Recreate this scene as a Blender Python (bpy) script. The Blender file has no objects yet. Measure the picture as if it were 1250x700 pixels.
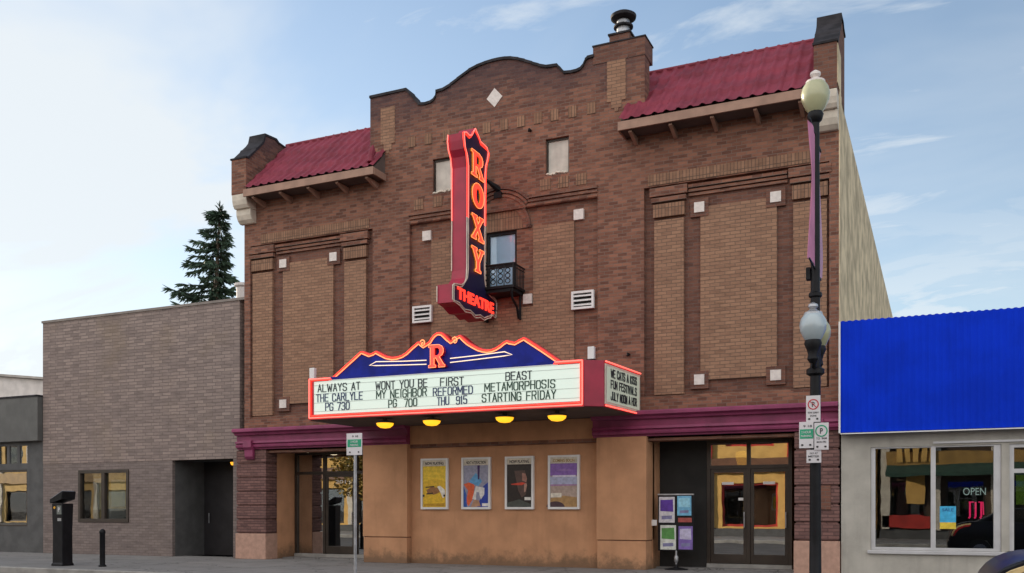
import bpy, bmesh, math, random
from mathutils import Vector, Matrix
from mathutils.geometry import tessellate_polygon
random.seed(7)
S = bpy.context.scene
COL = S.collection
R = math.radians
# ------------------------------------------------------------------ camera, sky, sun, exposure
YAW, DIST, EYE = 24.556, 20.4, 1.35
cam = bpy.data.objects.new('camera', bpy.data.cameras.new('camera'))
COL.objects.link(cam)
cam.location = (0, -DIST, EYE)
cam.rotation_euler = (R(90), 0, R(YAW))
cam.data.sensor_width = 36
cam.data.lens = 36 * 1140 / 1250
cam.data.shift_y = 272.5 / 1250
cam.data.clip_end = 6000
S.camera = cam
SUN_EL = 14.0
SUN_V = Vector((-.92, .39, 0)).normalized()          # towards the sun, low behind the houses on the left
w = bpy.data.worlds.new('World'); S.world = w; w.use_nodes = True
wn, wl = w.node_tree.nodes, w.node_tree.links
bg = wn['Background']
sky = wn.new('ShaderNodeTexSky'); sky.sky_type = 'NISHITA'; sky.sun_disc = False
sky.sun_elevation = R(SUN_EL); sky.sun_rotation = math.atan2(SUN_V.x, SUN_V.y)
sky.air_density = 1.0; sky.dust_density = .12; sky.ozone_density = 1.6
tc = wn.new('ShaderNodeTexCoord')
sep = wn.new('ShaderNodeSeparateXYZ'); wl.new(tc.outputs['Generated'], sep.inputs[0])
def wmath(op, a, b=None, c=None):
    n = wn.new('ShaderNodeMath'); n.operation = op
    for i, v in enumerate((a, b, c)):
        if v is None: continue
        if isinstance(v, (int, float)): n.inputs[i].default_value = v
        else: wl.new(v, n.inputs[i])
    return n.outputs[0]
zz = wmath('MAXIMUM', sep.outputs[2], 0.0)
den = wmath('ADD', zz, 0.22)
comb = wn.new('ShaderNodeCombineXYZ')
wl.new(wmath('DIVIDE', sep.outputs[0], den), comb.inputs[0]); wl.new(wmath('DIVIDE', sep.outputs[1], den), comb.inputs[1])
def cloud(scale, rot, stretch, lo, hi, detail, off):
    mp = wn.new('ShaderNodeMapping'); mp.inputs['Rotation'].default_value = (0, 0, R(rot)); mp.inputs['Scale'].default_value = (1, stretch, 1)
    mp.inputs['Location'].default_value = off
    wl.new(comb.outputs[0], mp.inputs[0])
    nz = wn.new('ShaderNodeTexNoise'); nz.inputs['Scale'].default_value = scale; nz.inputs['Detail'].default_value = detail
    nz.inputs['Roughness'].default_value = .58; nz.inputs['Distortion'].default_value = .5
    wl.new(mp.outputs[0], nz.inputs['Vector'])
    mr = wn.new('ShaderNodeMapRange'); mr.interpolation_type = 'SMOOTHSTEP'
    mr.inputs['From Min'].default_value = lo; mr.inputs['From Max'].default_value = hi
    wl.new(nz.outputs[0], mr.inputs['Value'])
    return mr.outputs[0]
veil = cloud(1.2, 25, 1.5, .36, .68, 5, (3.1, 1.7, 0))
wisp = cloud(2.6, 32, 3.2, .47, .72, 10, (0.4, 5.2, 0))
puff = cloud(3.6, 10, 1.6, .42, .58, 10, (7.7, 2.1, 0))
def span(v, a, b, ta=0.0, tb=1.0):
    n = wn.new('ShaderNodeMapRange'); n.interpolation_type = 'SMOOTHSTEP'
    for k, x in (('From Min', a), ('From Max', b), ('To Min', ta), ('To Max', tb)): n.inputs[k].default_value = x
    wl.new(v, n.inputs['Value']); return n.outputs[0]
sunside = wmath('MULTIPLY', span(sep.outputs[0], -.02, -.75), span(sep.outputs[2], .62, .30, .25, 1.0))                 # thin white cloud gathers towards the sun and the horizon
lowsky = span(sep.outputs[2], .42, .05)
behind = wn.new('ShaderNodeMapRange'); behind.interpolation_type = 'SMOOTHSTEP'      # unseen bright broken cloud added behind the camera to light the shaded facade
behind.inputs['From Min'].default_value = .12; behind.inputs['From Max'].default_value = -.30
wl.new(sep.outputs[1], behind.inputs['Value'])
fill_cloud = wmath('MULTIPLY', behind.outputs[0], wmath('MULTIPLY_ADD', veil, .35, .65))
thin = wmath('MULTIPLY', wmath('MULTIPLY_ADD', veil, .65, .30), wmath('MULTIPLY_ADD', sunside, .85, .30))
thin = wmath('ADD', thin, wmath('MULTIPLY', lowsky, .30))
fac = wmath('MAXIMUM', wmath('MAXIMUM', thin, wmath('MULTIPLY', wisp, .60)), wmath('MAXIMUM', wmath('MULTIPLY', puff, wmath('MULTIPLY', lowsky, .95)), fill_cloud))
fac = wmath('MINIMUM', fac, .92)
hs = wn.new('ShaderNodeHueSaturation'); hs.inputs['Saturation'].default_value = 1.0
wl.new(sky.outputs[0], hs.inputs['Color'])
mx = wn.new('ShaderNodeMix'); mx.data_type = 'RGBA'
wl.new(fac, mx.inputs['Factor']); wl.new(hs.outputs[0], mx.inputs['A'])
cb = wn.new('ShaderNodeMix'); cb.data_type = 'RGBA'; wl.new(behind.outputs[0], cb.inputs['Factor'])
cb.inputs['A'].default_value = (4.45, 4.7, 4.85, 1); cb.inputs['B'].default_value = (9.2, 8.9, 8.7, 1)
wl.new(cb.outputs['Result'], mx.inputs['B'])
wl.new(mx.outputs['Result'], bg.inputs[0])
bg.inputs[1].default_value = .10
sun = bpy.data.objects.new('sun', bpy.data.lights.new('sun', 'SUN')); COL.objects.link(sun)
sun.data.energy = 3.6; sun.data.angle = R(.5); sun.data.color = (1, .86, .68)
d = Vector((SUN_V.x * math.cos(R(SUN_EL)), SUN_V.y * math.cos(R(SUN_EL)), math.sin(R(SUN_EL))))
sun.rotation_euler = d.to_track_quat('Z', 'Y').to_euler()
sun.location = d * 60
S.view_settings.view_transform = 'Standard'; S.view_settings.look = 'None'
S.view_settings.exposure = 0.95; S.view_settings.gamma = 1; S.view_settings.use_curve_mapping = False

# ------------------------------------------------------------------ where a point of a wall at depth Y stands
def F(px, py, Y=0.0):
    r = (px - 625) / 1140; s, c = math.sin(R(YAW)), math.cos(R(YAW)); t = (DIST + Y) / (c + r * s)
    return t * (r * c - s), EYE + (622.5 - py) / 1140 * t

# ------------------------------------------------------------------ materials
MATS = {}
def nodes(name):
    m = bpy.data.materials.new(name); m.use_nodes = True; MATS[name] = m
    nt = m.node_tree
    return m, nt, nt.nodes['Principled BSDF']
def mixc(nt, f, a, b, mode='MIX'):
    n = nt.nodes.new('ShaderNodeMix'); n.data_type = 'RGBA'; n.blend_type = mode
    for k, v in (('Factor', f), ('A', a), ('B', b)):
        if isinstance(v, (int, float)): n.inputs[k].default_value = v
        elif isinstance(v, tuple): n.inputs[k].default_value = (*v[:3], 1)
        else: nt.links.new(v, n.inputs[k])
    return n.outputs['Result']
def noise(nt, vec, scale, detail=4, rough=.55):
    n = nt.nodes.new('ShaderNodeTexNoise'); n.inputs['Scale'].default_value = scale; n.inputs['Detail'].default_value = detail
    n.inputs['Roughness'].default_value = rough
    nt.links.new(vec, n.inputs['Vector']); return n.outputs[0]
def ramp(nt, v, lo, hi, a=0.0, b=1.0):
    n = nt.nodes.new('ShaderNodeMapRange'); n.interpolation_type = 'SMOOTHSTEP'
    for k, x in (('From Min', lo), ('From Max', hi), ('To Min', a), ('To Max', b)): n.inputs[k].default_value = x
    nt.links.new(v, n.inputs['Value']); return n.outputs[0]
def position(nt): return nt.nodes.new('ShaderNodeNewGeometry').outputs['Position']
def scaled(nt, vec, s):
    n = nt.nodes.new('ShaderNodeVectorMath'); n.operation = 'MULTIPLY'; n.inputs[1].default_value = s
    nt.links.new(vec, n.inputs[0]); return n.outputs[0]
def bump(nt, b, h, strength, dist=.01):
    n = nt.nodes.new('ShaderNodeBump'); n.inputs['Strength'].default_value = strength; n.inputs['Distance'].default_value = dist
    nt.links.new(h, n.inputs['Height']); nt.links.new(n.outputs[0], b.inputs['Normal'])
def plain(name, c, rough=.6, metal=0, var=.18, scale=2.5, bmp=0, bscale=40, spec=.5, coat=0, streak=0, dirt=0):
    m, nt, b = nodes(name)
    p = position(nt)
    v = ramp(nt, noise(nt, p, scale, 6), .3, .7)
    col = mixc(nt, v, tuple(x * (1 - var) for x in c), tuple(min(1, x * (1 + var)) for x in c))
    if streak:      # rain streaks running down the wall
        st = ramp(nt, noise(nt, scaled(nt, p, (3.0, 3.0, .25)), 2.2, 6), .5, .78, 0, streak)
        col = mixc(nt, st, col, tuple(x * .55 for x in c))
    if dirt:        # splash marks and scuffs along the foot of the wall
        z_ = nt.nodes.new('ShaderNodeSeparateXYZ'); nt.links.new(p, z_.inputs[0])
        q = nt.nodes.new('ShaderNodeMath'); q.operation = 'MULTIPLY_ADD'; q.inputs[1].default_value = -.9
        nt.links.new(noise(nt, p, 3.5, 7, .7), q.inputs[0]); nt.links.new(z_.outputs[2], q.inputs[2])
        col = mixc(nt, ramp(nt, q.outputs[0], -.05, -.42, 0, dirt), col, (.13, .09, .06))
        sp_ = ramp(nt, noise(nt, p, 1.2, 9, .75), .60, .70, 0, .35)
        col = mixc(nt, sp_, col, tuple(x * .72 for x in c))
    nt.links.new(col, b.inputs['Base Color'])
    b.inputs['Roughness'].default_value = rough; b.inputs['Metallic'].default_value = metal
    b.inputs['Specular IOR Level'].default_value = spec; b.inputs['Coat Weight'].default_value = coat
    if bmp: bump(nt, b, noise(nt, p, bscale, 5), bmp)
    return m
def emit(name, c, strength, base=None):
    m, nt, b = nodes(name)
    b.inputs['Base Color'].default_value = (*(base or c), 1); b.inputs['Roughness'].default_value = .35
    b.inputs['Emission Color'].default_value = (*c, 1); b.inputs['Emission Strength'].default_value = strength
    return m
def brick(name, c1, c2, mortar, bw=.215, bh=.075, ms=.007, offset=.5, freq=2, vertical=False, stain=.35, stainc=(.08, .05, .045), bstr=.5, sq=1.0, soot=False, runs=.5):
    m, nt, b = nodes(name)
    p = position(nt)
    s = nt.nodes.new('ShaderNodeSeparateXYZ'); nt.links.new(p, s.inputs[0])
    a = nt.nodes.new('ShaderNodeMath'); a.operation = 'ADD'; nt.links.new(s.outputs[0], a.inputs[0]); nt.links.new(s.outputs[1], a.inputs[1])
    c = nt.nodes.new('ShaderNodeCombineXYZ')
    if vertical: nt.links.new(s.outputs[2], c.inputs[0]); nt.links.new(a.outputs[0], c.inputs[1])
    else: nt.links.new(a.outputs[0], c.inputs[0]); nt.links.new(s.outputs[2], c.inputs[1])
    t = nt.nodes.new('ShaderNodeTexBrick'); t.offset = offset; t.offset_frequency = freq; t.squash = sq
    nt.links.new(c.outputs[0], t.inputs['Vector'])
    t.inputs['Scale'].default_value = 1; t.inputs['Brick Width'].default_value = bw; t.inputs['Row Height'].default_value = bh
    t.inputs['Mortar Size'].default_value = ms; t.inputs['Mortar Smooth'].default_value = .3; t.inputs['Bias'].default_value = 0
    t.inputs['Color1'].default_value = (*c1, 1); t.inputs['Color2'].default_value = (*c2, 1); t.inputs['Mortar'].default_value = (*mortar, 1)
    col = t.outputs['Color']
    # runs of darker and paler bricks along the courses, then broad weathering
    run = noise(nt, scaled(nt, p, (1.6, 1.6, 9.0)), 1.5, 5, .7)
    col = mixc(nt, ramp(nt, run, .5, .72, 0, runs), col, tuple(x * .5 for x in c2))
    col = mixc(nt, ramp(nt, run, .5, .26, 0, .35), col, tuple(min(1, x * 1.25) for x in c1))
    big = noise(nt, p, .55, 6, .6)
    col = mixc(nt, ramp(nt, big, .5, .8, 0, stain), col, stainc)
    if soot:        # a century of soot on the exposed parapet, in ragged patches
        zn = nt.nodes.new('ShaderNodeMath'); zn.operation = 'MULTIPLY_ADD'; zn.inputs[1].default_value = 2.2
        nt.links.new(noise(nt, p, 1.1, 7, .65), zn.inputs[0]); nt.links.new(s.outputs[2], zn.inputs[2])
        col = mixc(nt, ramp(nt, zn.outputs[0], 11.7, 13.2, 0, .68), col, (.052, .036, .046))
    nt.links.new(col, b.inputs['Base Color'])
    b.inputs['Roughness'].default_value = .88; b.inputs['Specular IOR Level'].default_value = .25
    inv = nt.nodes.new('ShaderNodeMath'); inv.operation = 'SUBTRACT'; inv.inputs[0].default_value = 1; nt.links.new(t.outputs['Fac'], inv.inputs[1])
    ad = nt.nodes.new('ShaderNodeMath'); ad.operation = 'MULTIPLY_ADD'; ad.inputs[1].default_value = .5
    nt.links.new(noise(nt, p, 28, 3), ad.inputs[0]); nt.links.new(inv.outputs[0], ad.inputs[2])
    bump(nt, b, ad.outputs[0], bstr, .012)
    return m
def glass(name, refl=.35, tint=(.55, .58, .58), rough=0.0):
    m, nt, b = nodes(name)
    nt.nodes.remove(b)
    g = nt.nodes.new('ShaderNodeBsdfGlossy'); g.inputs['Roughness'].default_value = rough; g.inputs['Color'].default_value = (.95, .96, .97, 1)
    t = nt.nodes.new('ShaderNodeBsdfTransparent'); t.inputs['Color'].default_value = (*tint, 1)
    mx = nt.nodes.new('ShaderNodeMixShader')
    lw = nt.nodes.new('ShaderNodeLayerWeight'); lw.inputs['Blend'].default_value = .25
    f = ramp(nt, lw.outputs['Fresnel'], 0, 1, refl, 1)
    n = noise(nt, position(nt), 1.1, 2)                       # old panes are never quite flat
    bp = nt.nodes.new('ShaderNodeBump'); bp.inputs['Strength'].default_value = .02; bp.inputs['Distance'].default_value = .05
    nt.links.new(n, bp.inputs['Height']); nt.links.new(bp.outputs[0], g.inputs['Normal'])
    nt.links.new(f, mx.inputs[0]); nt.links.new(t.outputs[0], mx.inputs[1]); nt.links.new(g.outputs[0], mx.inputs[2])
    nt.links.new(mx.outputs[0], nt.nodes['Material Output'].inputs['Surface'])
    return m
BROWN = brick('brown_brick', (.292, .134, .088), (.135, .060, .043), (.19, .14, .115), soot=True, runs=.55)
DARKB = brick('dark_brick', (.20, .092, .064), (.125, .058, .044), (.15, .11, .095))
TAN = brick('tan_brick', (.35, .203, .13), (.262, .148, .097), (.175, .112, .082), bw=.22, bh=.078, ms=.009, stain=.22, stainc=(.2, .1, .06))
TANV = brick('tan_soldier_brick', (.315, .18, .115), (.225, .125, .08), (.12, .08, .06), bw=.3, bh=.075, ms=.009, offset=0, vertical=True, stain=.2)
RUST = brick('rough_block', (.235, .125, .11), (.145, .078, .072), (.12, .07, .065), bw=.23, bh=.074, ms=.010, bstr=1.0, stain=.3)
GREYB = brick('grey_brick', (.315, .250, .222), (.215, .170, .155), (.16, .13, .12), bw=.33, bh=.095, ms=.011, offset=.30, freq=2, stain=.4, stainc=(.24, .18, .115))
GREYB2 = brick('grey_brick_smooth', (.235, .19, .175), (.18, .145, .135), (.145, .12, .11), bw=.24, bh=.08, ms=.008, stain=.3, stainc=(.18, .14, .10))
DARKST = plain('grey_dark_brickwork', (.085, .085, .085), .85, bmp=.5, bscale=9)
EIFS = plain('tan_stucco', (.51, .270, .148), .9, var=.12, scale=1.6, bmp=.35, bscale=130, spec=.2, streak=.25, dirt=.75)
PINK = plain('pink_granite', (.44, .27, .205), .7, var=.12, scale=9, spec=.3, streak=.2)
CREAMW = plain('cream_side_stucco', (.60, .49, .325), .9, var=.32, scale=1.7, bmp=1.0, bscale=5, spec=.2)
STONE = plain('cream_stone', (.62, .56, .47), .8, var=.12, scale=5)
TILE = plain('white_tile', (.68, .62, .58), .5, var=.1, scale=12)
BOARD = plain('window_board', (.56, .52, .46), .8, var=.12, scale=4, streak=.25)
MAROON = plain('maroon_paint', (.24, .036, .105), .55, var=.18, scale=3, streak=.3)
ROOF = plain('red_metal_roof', (.205, .032, .052), .65, var=.22, spec=.25, scale=1.5, streak=.2)
FASCIA = plain('brown_fascia', (.33, .20, .145), .7, var=.15, scale=3, streak=.3)
SOFFIT = plain('dark_soffit', (.10, .075, .065), .85)
COPING = plain('dark_coping', (.030, .028, .032), .75, var=.4, scale=4, spec=.2)
BLUE = plain('blue_sheet_metal', (.0012, .033, .56), .6, spec=.08, var=.12, scale=1.2, streak=.25)
BEIGE = plain('beige_stucco', (.42, .40, .355), .9, var=.12, scale=2, bmp=.5, bscale=60, spec=.2, streak=.3)
ALU = plain('aluminium', (.55, .55, .56), .45, metal=.35, var=.08)
WHITE = plain('white_paint', (.74, .73, .72), .5, var=.06)
OFFW = plain('offwhite_roofing', (.60, .56, .53), .8, var=.1)
BRONZE = plain('dark_bronze_frame', (.045, .034, .026), .45, metal=.3, var=.2)
BLACK = plain('black_metal', (.009, .009, .011), .5, var=.3, scale=6, spec=.22)
BLACKM = plain('matt_black', (.016, .015, .014), .8, var=.3)
GALV = plain('galvanised_steel', (.42, .43, .45), .42, metal=.7, var=.2, scale=7)
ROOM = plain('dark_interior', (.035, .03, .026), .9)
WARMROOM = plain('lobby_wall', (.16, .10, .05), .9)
ASPH = plain('asphalt', (.055, .055, .058), .92, var=.3, scale=1.4, bmp=.4, bscale=60, spec=.3)
ROOFTAR = plain('flat_roofing', (.09, .09, .09), .95)
REDEN = plain('red_enamel', (.42, .012, .028), .35, var=.12, scale=3, coat=.3)
CRIM = plain('crimson_enamel', (.34, .014, .045), .45, var=.12, scale=3)
NAVY = plain('navy_enamel', (.006, .016, .25), .5, spec=.2, var=.25, scale=3)
NAVYD = plain('dark_navy_enamel', (.012, .010, .05), .4, var=.2)
YELLOWP = plain('yellow_letter_face', (.75, .36, .02), .5)
LETT = [plain('black_letter', (.012, .02, .03), .5), plain('green_letter', (.012, .05, .03), .5), plain('blue_letter', (.015, .03, .11), .5)]
GLASS = glass('storefront_glass', .50)
DARKGLASS = glass('dark_window_glass', .17, (.72, .76, .76))
SKYGLASS = glass('upper_window_glass', .05, (1, 1, 1))
NEON = emit('red_neon', (1, .035, .018), 1.0, (.8, .05, .04))
NEONP = emit('pink_neon_core', (1, .095, .07), .9, (.9, .3, .25))
NEONW = emit('cream_neon', (1, .72, .45), .5, (.8, .7, .6))
NEONO = emit('orange_neon', (1, .24, .07), .8, (.9, .4, .2))
NEOFF = plain('unlit_neon_tube', (.70, .58, .48), .3)
PANEL = emit('backlit_letterboard', (.80, .98, .86), .22, (.56, .62, .56))
PANEL2 = emit('dim_letterboard', (.80, .86, .68), .10, (.50, .55, .45))
BULB = emit('yellow_lamp', (1, .45, .008), .75, (.9, .6, .1))
SPOT = emit('soffit_spotlight', (1, .80, .52), .9, (.9, .8, .6))
LAMPO = emit('orange_lamp', (1, .40, .02), .8, (.9, .5, .1))
GLOBE = plain('cream_globe', (.42, .42, .255), .25, var=.06, spec=.6)
OPENW = emit('pale_neon', (.65, .78, .72), .30, (.5, .6, .55))
OPENR = emit('pink_red_neon', (1, .03, .16), .55, (.8, .05, .1))
def concrete():
    m, nt, b = nodes('concrete_pavement')
    p = position(nt)
    t = nt.nodes.new('ShaderNodeTexBrick'); t.offset = 0; nt.links.new(p, t.inputs['Vector'])
    t.inputs['Scale'].default_value = 1; t.inputs['Brick Width'].default_value = 1.6; t.inputs['Row Height'].default_value = 1.55
    t.inputs['Mortar Size'].default_value = .012
    t.inputs['Color1'].default_value = (.235, .225, .215, 1); t.inputs['Color2'].default_value = (.20, .195, .19, 1); t.inputs['Mortar'].default_value = (.07, .068, .065, 1)
    col = mixc(nt, ramp(nt, noise(nt, p, 1.3, 8, .65), .42, .75, 0, .6), t.outputs['Color'], (.12, .115, .11))
    col = mixc(nt, ramp(nt, noise(nt, p, 55, 2), .62, .7, 0, .5), col, (.08, .08, .08))
    vo = nt.nodes.new('ShaderNodeTexVoronoi'); vo.feature = 'DISTANCE_TO_EDGE'; vo.inputs['Scale'].default_value = .45
    wv = nt.nodes.new('ShaderNodeVectorMath'); wv.operation = 'ADD'; nn = nt.nodes.new('ShaderNodeTexNoise'); nn.inputs['Scale'].default_value = 2.5; nn.inputs['Detail'].default_value = 6
    nt.links.new(p, nn.inputs['Vector']); nt.links.new(p, wv.inputs[0]); nt.links.new(nn.outputs['Color'], wv.inputs[1]); nt.links.new(wv.outputs[0], vo.inputs['Vector'])
    col = mixc(nt, ramp(nt, vo.outputs['Distance'], .012, .004, 0, .7), col, (.05, .048, .045))
    nt.links.new(col, b.inputs['Base Color']); b.inputs['Roughness'].default_value = .9
    bump(nt, b, noise(nt, p, 70, 4), .25)
    return m
PAVE = concrete()
KERB = plain('kerb_concrete', (.30, .29, .27), .9, var=.2, bmp=.3)

# ------------------------------------------------------------------ mesh helpers
class MB:
    def __init__(s): s.bm = bmesh.new()
    def box(s, x0, x1, y0, y1, z0, z1):
        v = [s.bm.verts.new((x, y, z)) for z in (z0, z1) for y in (y0, y1) for x in (x0, x1)]
        for f in ((0, 2, 3, 1), (4, 5, 7, 6), (0, 1, 5, 4), (1, 3, 7, 5), (3, 2, 6, 7), (2, 0, 4, 6)): s.bm.faces.new([v[i] for i in f])
        return s
    def prism(s, outer, y0, y1, holes=(), axis='Y'):
        """outline (a, b) extruded along an axis: Y -> (x,z), X -> (y,z), Z -> (x,y)"""
        put = {'Y': lambda a, b, t: (a, t, b), 'X': lambda a, b, t: (t, a, b), 'Z': lambda a, b, t: (a, b, t)}[axis]
        loops = [list(outer)] + [list(h) for h in holes]
        tris = tessellate_polygon([[Vector((a, b, 0)) for a, b in l] for l in loops])
        flat = [p for l in loops for p in l]
        A = [s.bm.verts.new(put(a, b, y0)) for a, b in flat]; B = [s.bm.verts.new(put(a, b, y1)) for a, b in flat]
        for t in tris:
            try: s.bm.faces.new([A[i] for i in t]); s.bm.faces.new([B[i] for i in reversed(t)])
            except ValueError: pass
        k = 0
        for l in loops:
            n = len(l)
            for i in range(n):
                a, b = k + i, k + (i + 1) % n
                s.bm.faces.new((A[a], A[b], B[b], B[a]))
            k += n
        return s
    def rings(s, rings, closed=True, cap=True):
        prev = None; first = None
        for r in rings:
            cur = [s.bm.verts.new(p) for p in r]
            if prev:
                n = len(cur)
                for i in range(n if closed else n - 1): s.bm.faces.new((prev[i], prev[(i + 1) % n], cur[(i + 1) % n], cur[i]))
            else: first = cur
            prev = cur
        if cap:
            s.bm.faces.new(list(reversed(first))); s.bm.faces.new(prev)
        return s
    def lathe(s, c, prof, n=20, squash=1.0):
        return s.rings([[(c[0] + r * math.cos(2 * math.pi * i / n), c[1] + squash * r * math.sin(2 * math.pi * i / n), c[2] + z) for i in range(n)] for r, z in prof])
    def tube(s, pts, r, n=6, closed=False):
        P = [Vector(p) for p in pts]; N = len(P); rr = r if isinstance(r, (list, tuple)) else [r] * N
        out = []
        for i, p in enumerate(P):
            if closed: t = (P[(i + 1) % N] - P[i - 1])
            else: t = P[min(i + 1, N - 1)] - P[max(i - 1, 0)]
            if t.length < 1e-6: t = Vector((0, 0, 1))
            t.normalize()
            ref = Vector((0, 1, 0)) if abs(t.y) < .9 else Vector((1, 0, 0))
            u = t.cross(ref).normalized(); v = t.cross(u)
            out.append([p + (u * math.cos(2 * math.pi * k / n) + v * math.sin(2 * math.pi * k / n)) * rr[i] for k in range(n)])
        if closed: out.append(out[0]); return s.rings(out, cap=False)
        return s.rings(out)
    def build(s, name, mat, parent=None, bevel=0, smooth=False):
        bmesh.ops.recalc_face_normals(s.bm, faces=s.bm.faces)
        me = bpy.data.meshes.new(name); s.bm.to_mesh(me); s.bm.free()
        me.materials.append(mat)
        o = bpy.data.objects.new(name, me); COL.objects.link(o)
        if bevel:
            b = o.modifiers.new('bevel', 'BEVEL'); b.width = bevel; b.segments = 3 if smooth else 2; b.limit_method = 'ANGLE'; b.angle_limit = R(35)
        if smooth:
            for p in me.polygons: p.use_smooth = True
            es = o.modifiers.new('edges', 'EDGE_SPLIT'); es.split_angle = R(40)
        if parent:
            o.parent = parent; o.location = -Vector(parent_world(parent))
        return o
def parent_world(o):
    v = Vector(o.location)
    while o.parent: o = o.parent; v += o.location
    return v
def thing(name, label, cat, loc=(0, 0, 0), group=None):
    o = bpy.data.objects.new(name, None); COL.objects.link(o); o.location = loc; o.empty_display_size = .3
    return tag(o, label, cat, group)
def tag(o, label, cat, group=None):
    o['label'] = label; o['category'] = cat
    if group: o['group'] = group
    return o
def structure(o, kind='structure'): o['kind'] = kind; return o
def box(name, mat, parent, x0, x1, y0, y1, z0, z1, bevel=0): return MB().box(x0, x1, y0, y1, z0, z1).build(name, mat, parent, bevel)
def text(name, s, mat, parent, loc, h, wid=None, rot=(90, 0, 0), depth=.008, bold=.012, align='CENTER', slant=0):
    cu = bpy.data.curves.new(name, 'FONT'); cu.body = s; cu.size = h * 1.37; cu.extrude = depth / 2; cu.offset = bold * h; cu.align_x = 'LEFT'; cu.shear = slant
    t = bpy.data.objects.new(name, cu); COL.objects.link(t); bpy.context.view_layer.update()
    me = bpy.data.meshes.new_from_object(t.evaluated_get(bpy.context.evaluated_depsgraph_get()))
    bpy.data.objects.remove(t)
    xs = [v.co.x for v in me.vertices]; x0, x1 = min(xs), max(xs)
    k = (wid / (x1 - x0)) if wid else .78
    sh = {'CENTER': (x0 + x1) / 2, 'LEFT': x0}[align]
    mm = Matrix.Translation(loc) @ (Matrix.Rotation(R(rot[2]), 4, 'Z') @ Matrix.Rotation(R(rot[0]), 4, 'X')) @ Matrix.Diagonal((k, 1, 1, 1)) @ Matrix.Translation((-sh, 0, 0))
    me.transform(mm); me.materials.clear(); me.materials.append(mat)
    o = bpy.data.objects.new(name, me); COL.objects.link(o)
    if parent: o.parent = parent; o.location = -parent_world(parent)
    return o
def _o(x0=0, z0=0, x1=1, z1=1, c=.22):
    return [(x0 + c, z0), (x1 - c, z0), (x1, z0 + c * .7), (x1, z1 - c * .7), (x1 - c, z1), (x0 + c, z1), (x0, z1 - c * .7), (x0, z0 + c * .7), (x0 + c, z0)]
GLYPH = {
 'A': [[(0, 0), (.5, 1), (1, 0)], [(.2, .33), (.8, .33)]], 'B': [[(0, 0), (0, 1), (.75, 1), (1, .87), (1, .65), (.75, .53), (0, .53)], [(.75, .53), (1, .4), (1, .13), (.75, 0), (0, 0)]],
 'C': [[(1, .75), (1, .86), (.78, 1), (.22, 1), (0, .86), (0, .14), (.22, 0), (.78, 0), (1, .14), (1, .25)]], 'D': [[(0, 0), (0, 1), (.7, 1), (1, .82), (1, .18), (.7, 0), (0, 0)]],
 'E': [[(1, 0), (0, 0), (0, 1), (1, 1)], [(0, .53), (.85, .53)]], 'F': [[(0, 0), (0, 1), (1, 1)], [(0, .52), (.85, .52)]],
 'G': [[(1, .75), (1, .86), (.78, 1), (.22, 1), (0, .86), (0, .14), (.22, 0), (.78, 0), (1, .14), (1, .46), (.55, .46)]], 'H': [[(0, 0), (0, 1)], [(1, 0), (1, 1)], [(0, .52), (1, .52)]],
 'I': [[(.5, 0), (.5, 1)]], 'J': [[(1, 1), (1, .14), (.78, 0), (.22, 0), (0, .14), (0, .3)]], 'K': [[(0, 0), (0, 1)], [(1, 1), (0, .42)], [(.35, .6), (1, 0)]], 'L': [[(0, 1), (0, 0), (1, 0)]],
 'M': [[(0, 0), (0, 1), (.5, .3), (1, 1), (1, 0)]], 'N': [[(0, 0), (0, 1), (1, 0), (1, 1)]], 'O': [_o()], 'P': [[(0, 0), (0, 1), (.75, 1), (1, .86), (1, .6), (.75, .46), (0, .46)]],
 'R': [[(0, 0), (0, 1), (.75, 1), (1, .86), (1, .62), (.75, .5), (0, .5)], [(.6, .5), (1, 0)]], 'S': [[(1, .8), (1, .87), (.78, 1), (.22, 1), (0, .86), (0, .66), (.2, .54), (.8, .46), (1, .34), (1, .14), (.78, 0), (.22, 0), (0, .14), (0, .22)]],
 'T': [[(.5, 0), (.5, 1)], [(0, 1), (1, 1)]], 'U': [[(0, 1), (0, .14), (.22, 0), (.78, 0), (1, .14), (1, 1)]], 'V': [[(0, 1), (.5, 0), (1, 1)]], 'W': [[(0, 1), (.22, 0), (.5, .75), (.78, 0), (1, 1)]],
 'Y': [[(0, 1), (.5, .48), (1, 1)], [(.5, .48), (.5, 0)]], '0': [_o()], '1': [[(.2, .82), (.5, 1), (.5, 0)]], '3': [[(0, .86), (.22, 1), (.78, 1), (1, .86), (1, .66), (.75, .53), (.4, .53)], [(.75, .53), (1, .4), (1, .14), (.78, 0), (.22, 0), (0, .14)]],
 '5': [[(1, 1), (.05, 1), (0, .56), (.75, .6), (1, .46), (1, .14), (.78, 0), (.22, 0), (0, .14)]], '7': [[(0, 1), (1, 1), (.4, 0)]], '9': [[(1, .55), (.22, .45), (0, .6), (0, .86), (.22, 1), (.78, 1), (1, .86), (1, .14), (.78, 0), (.2, 0), (0, .14)]]}
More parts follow.
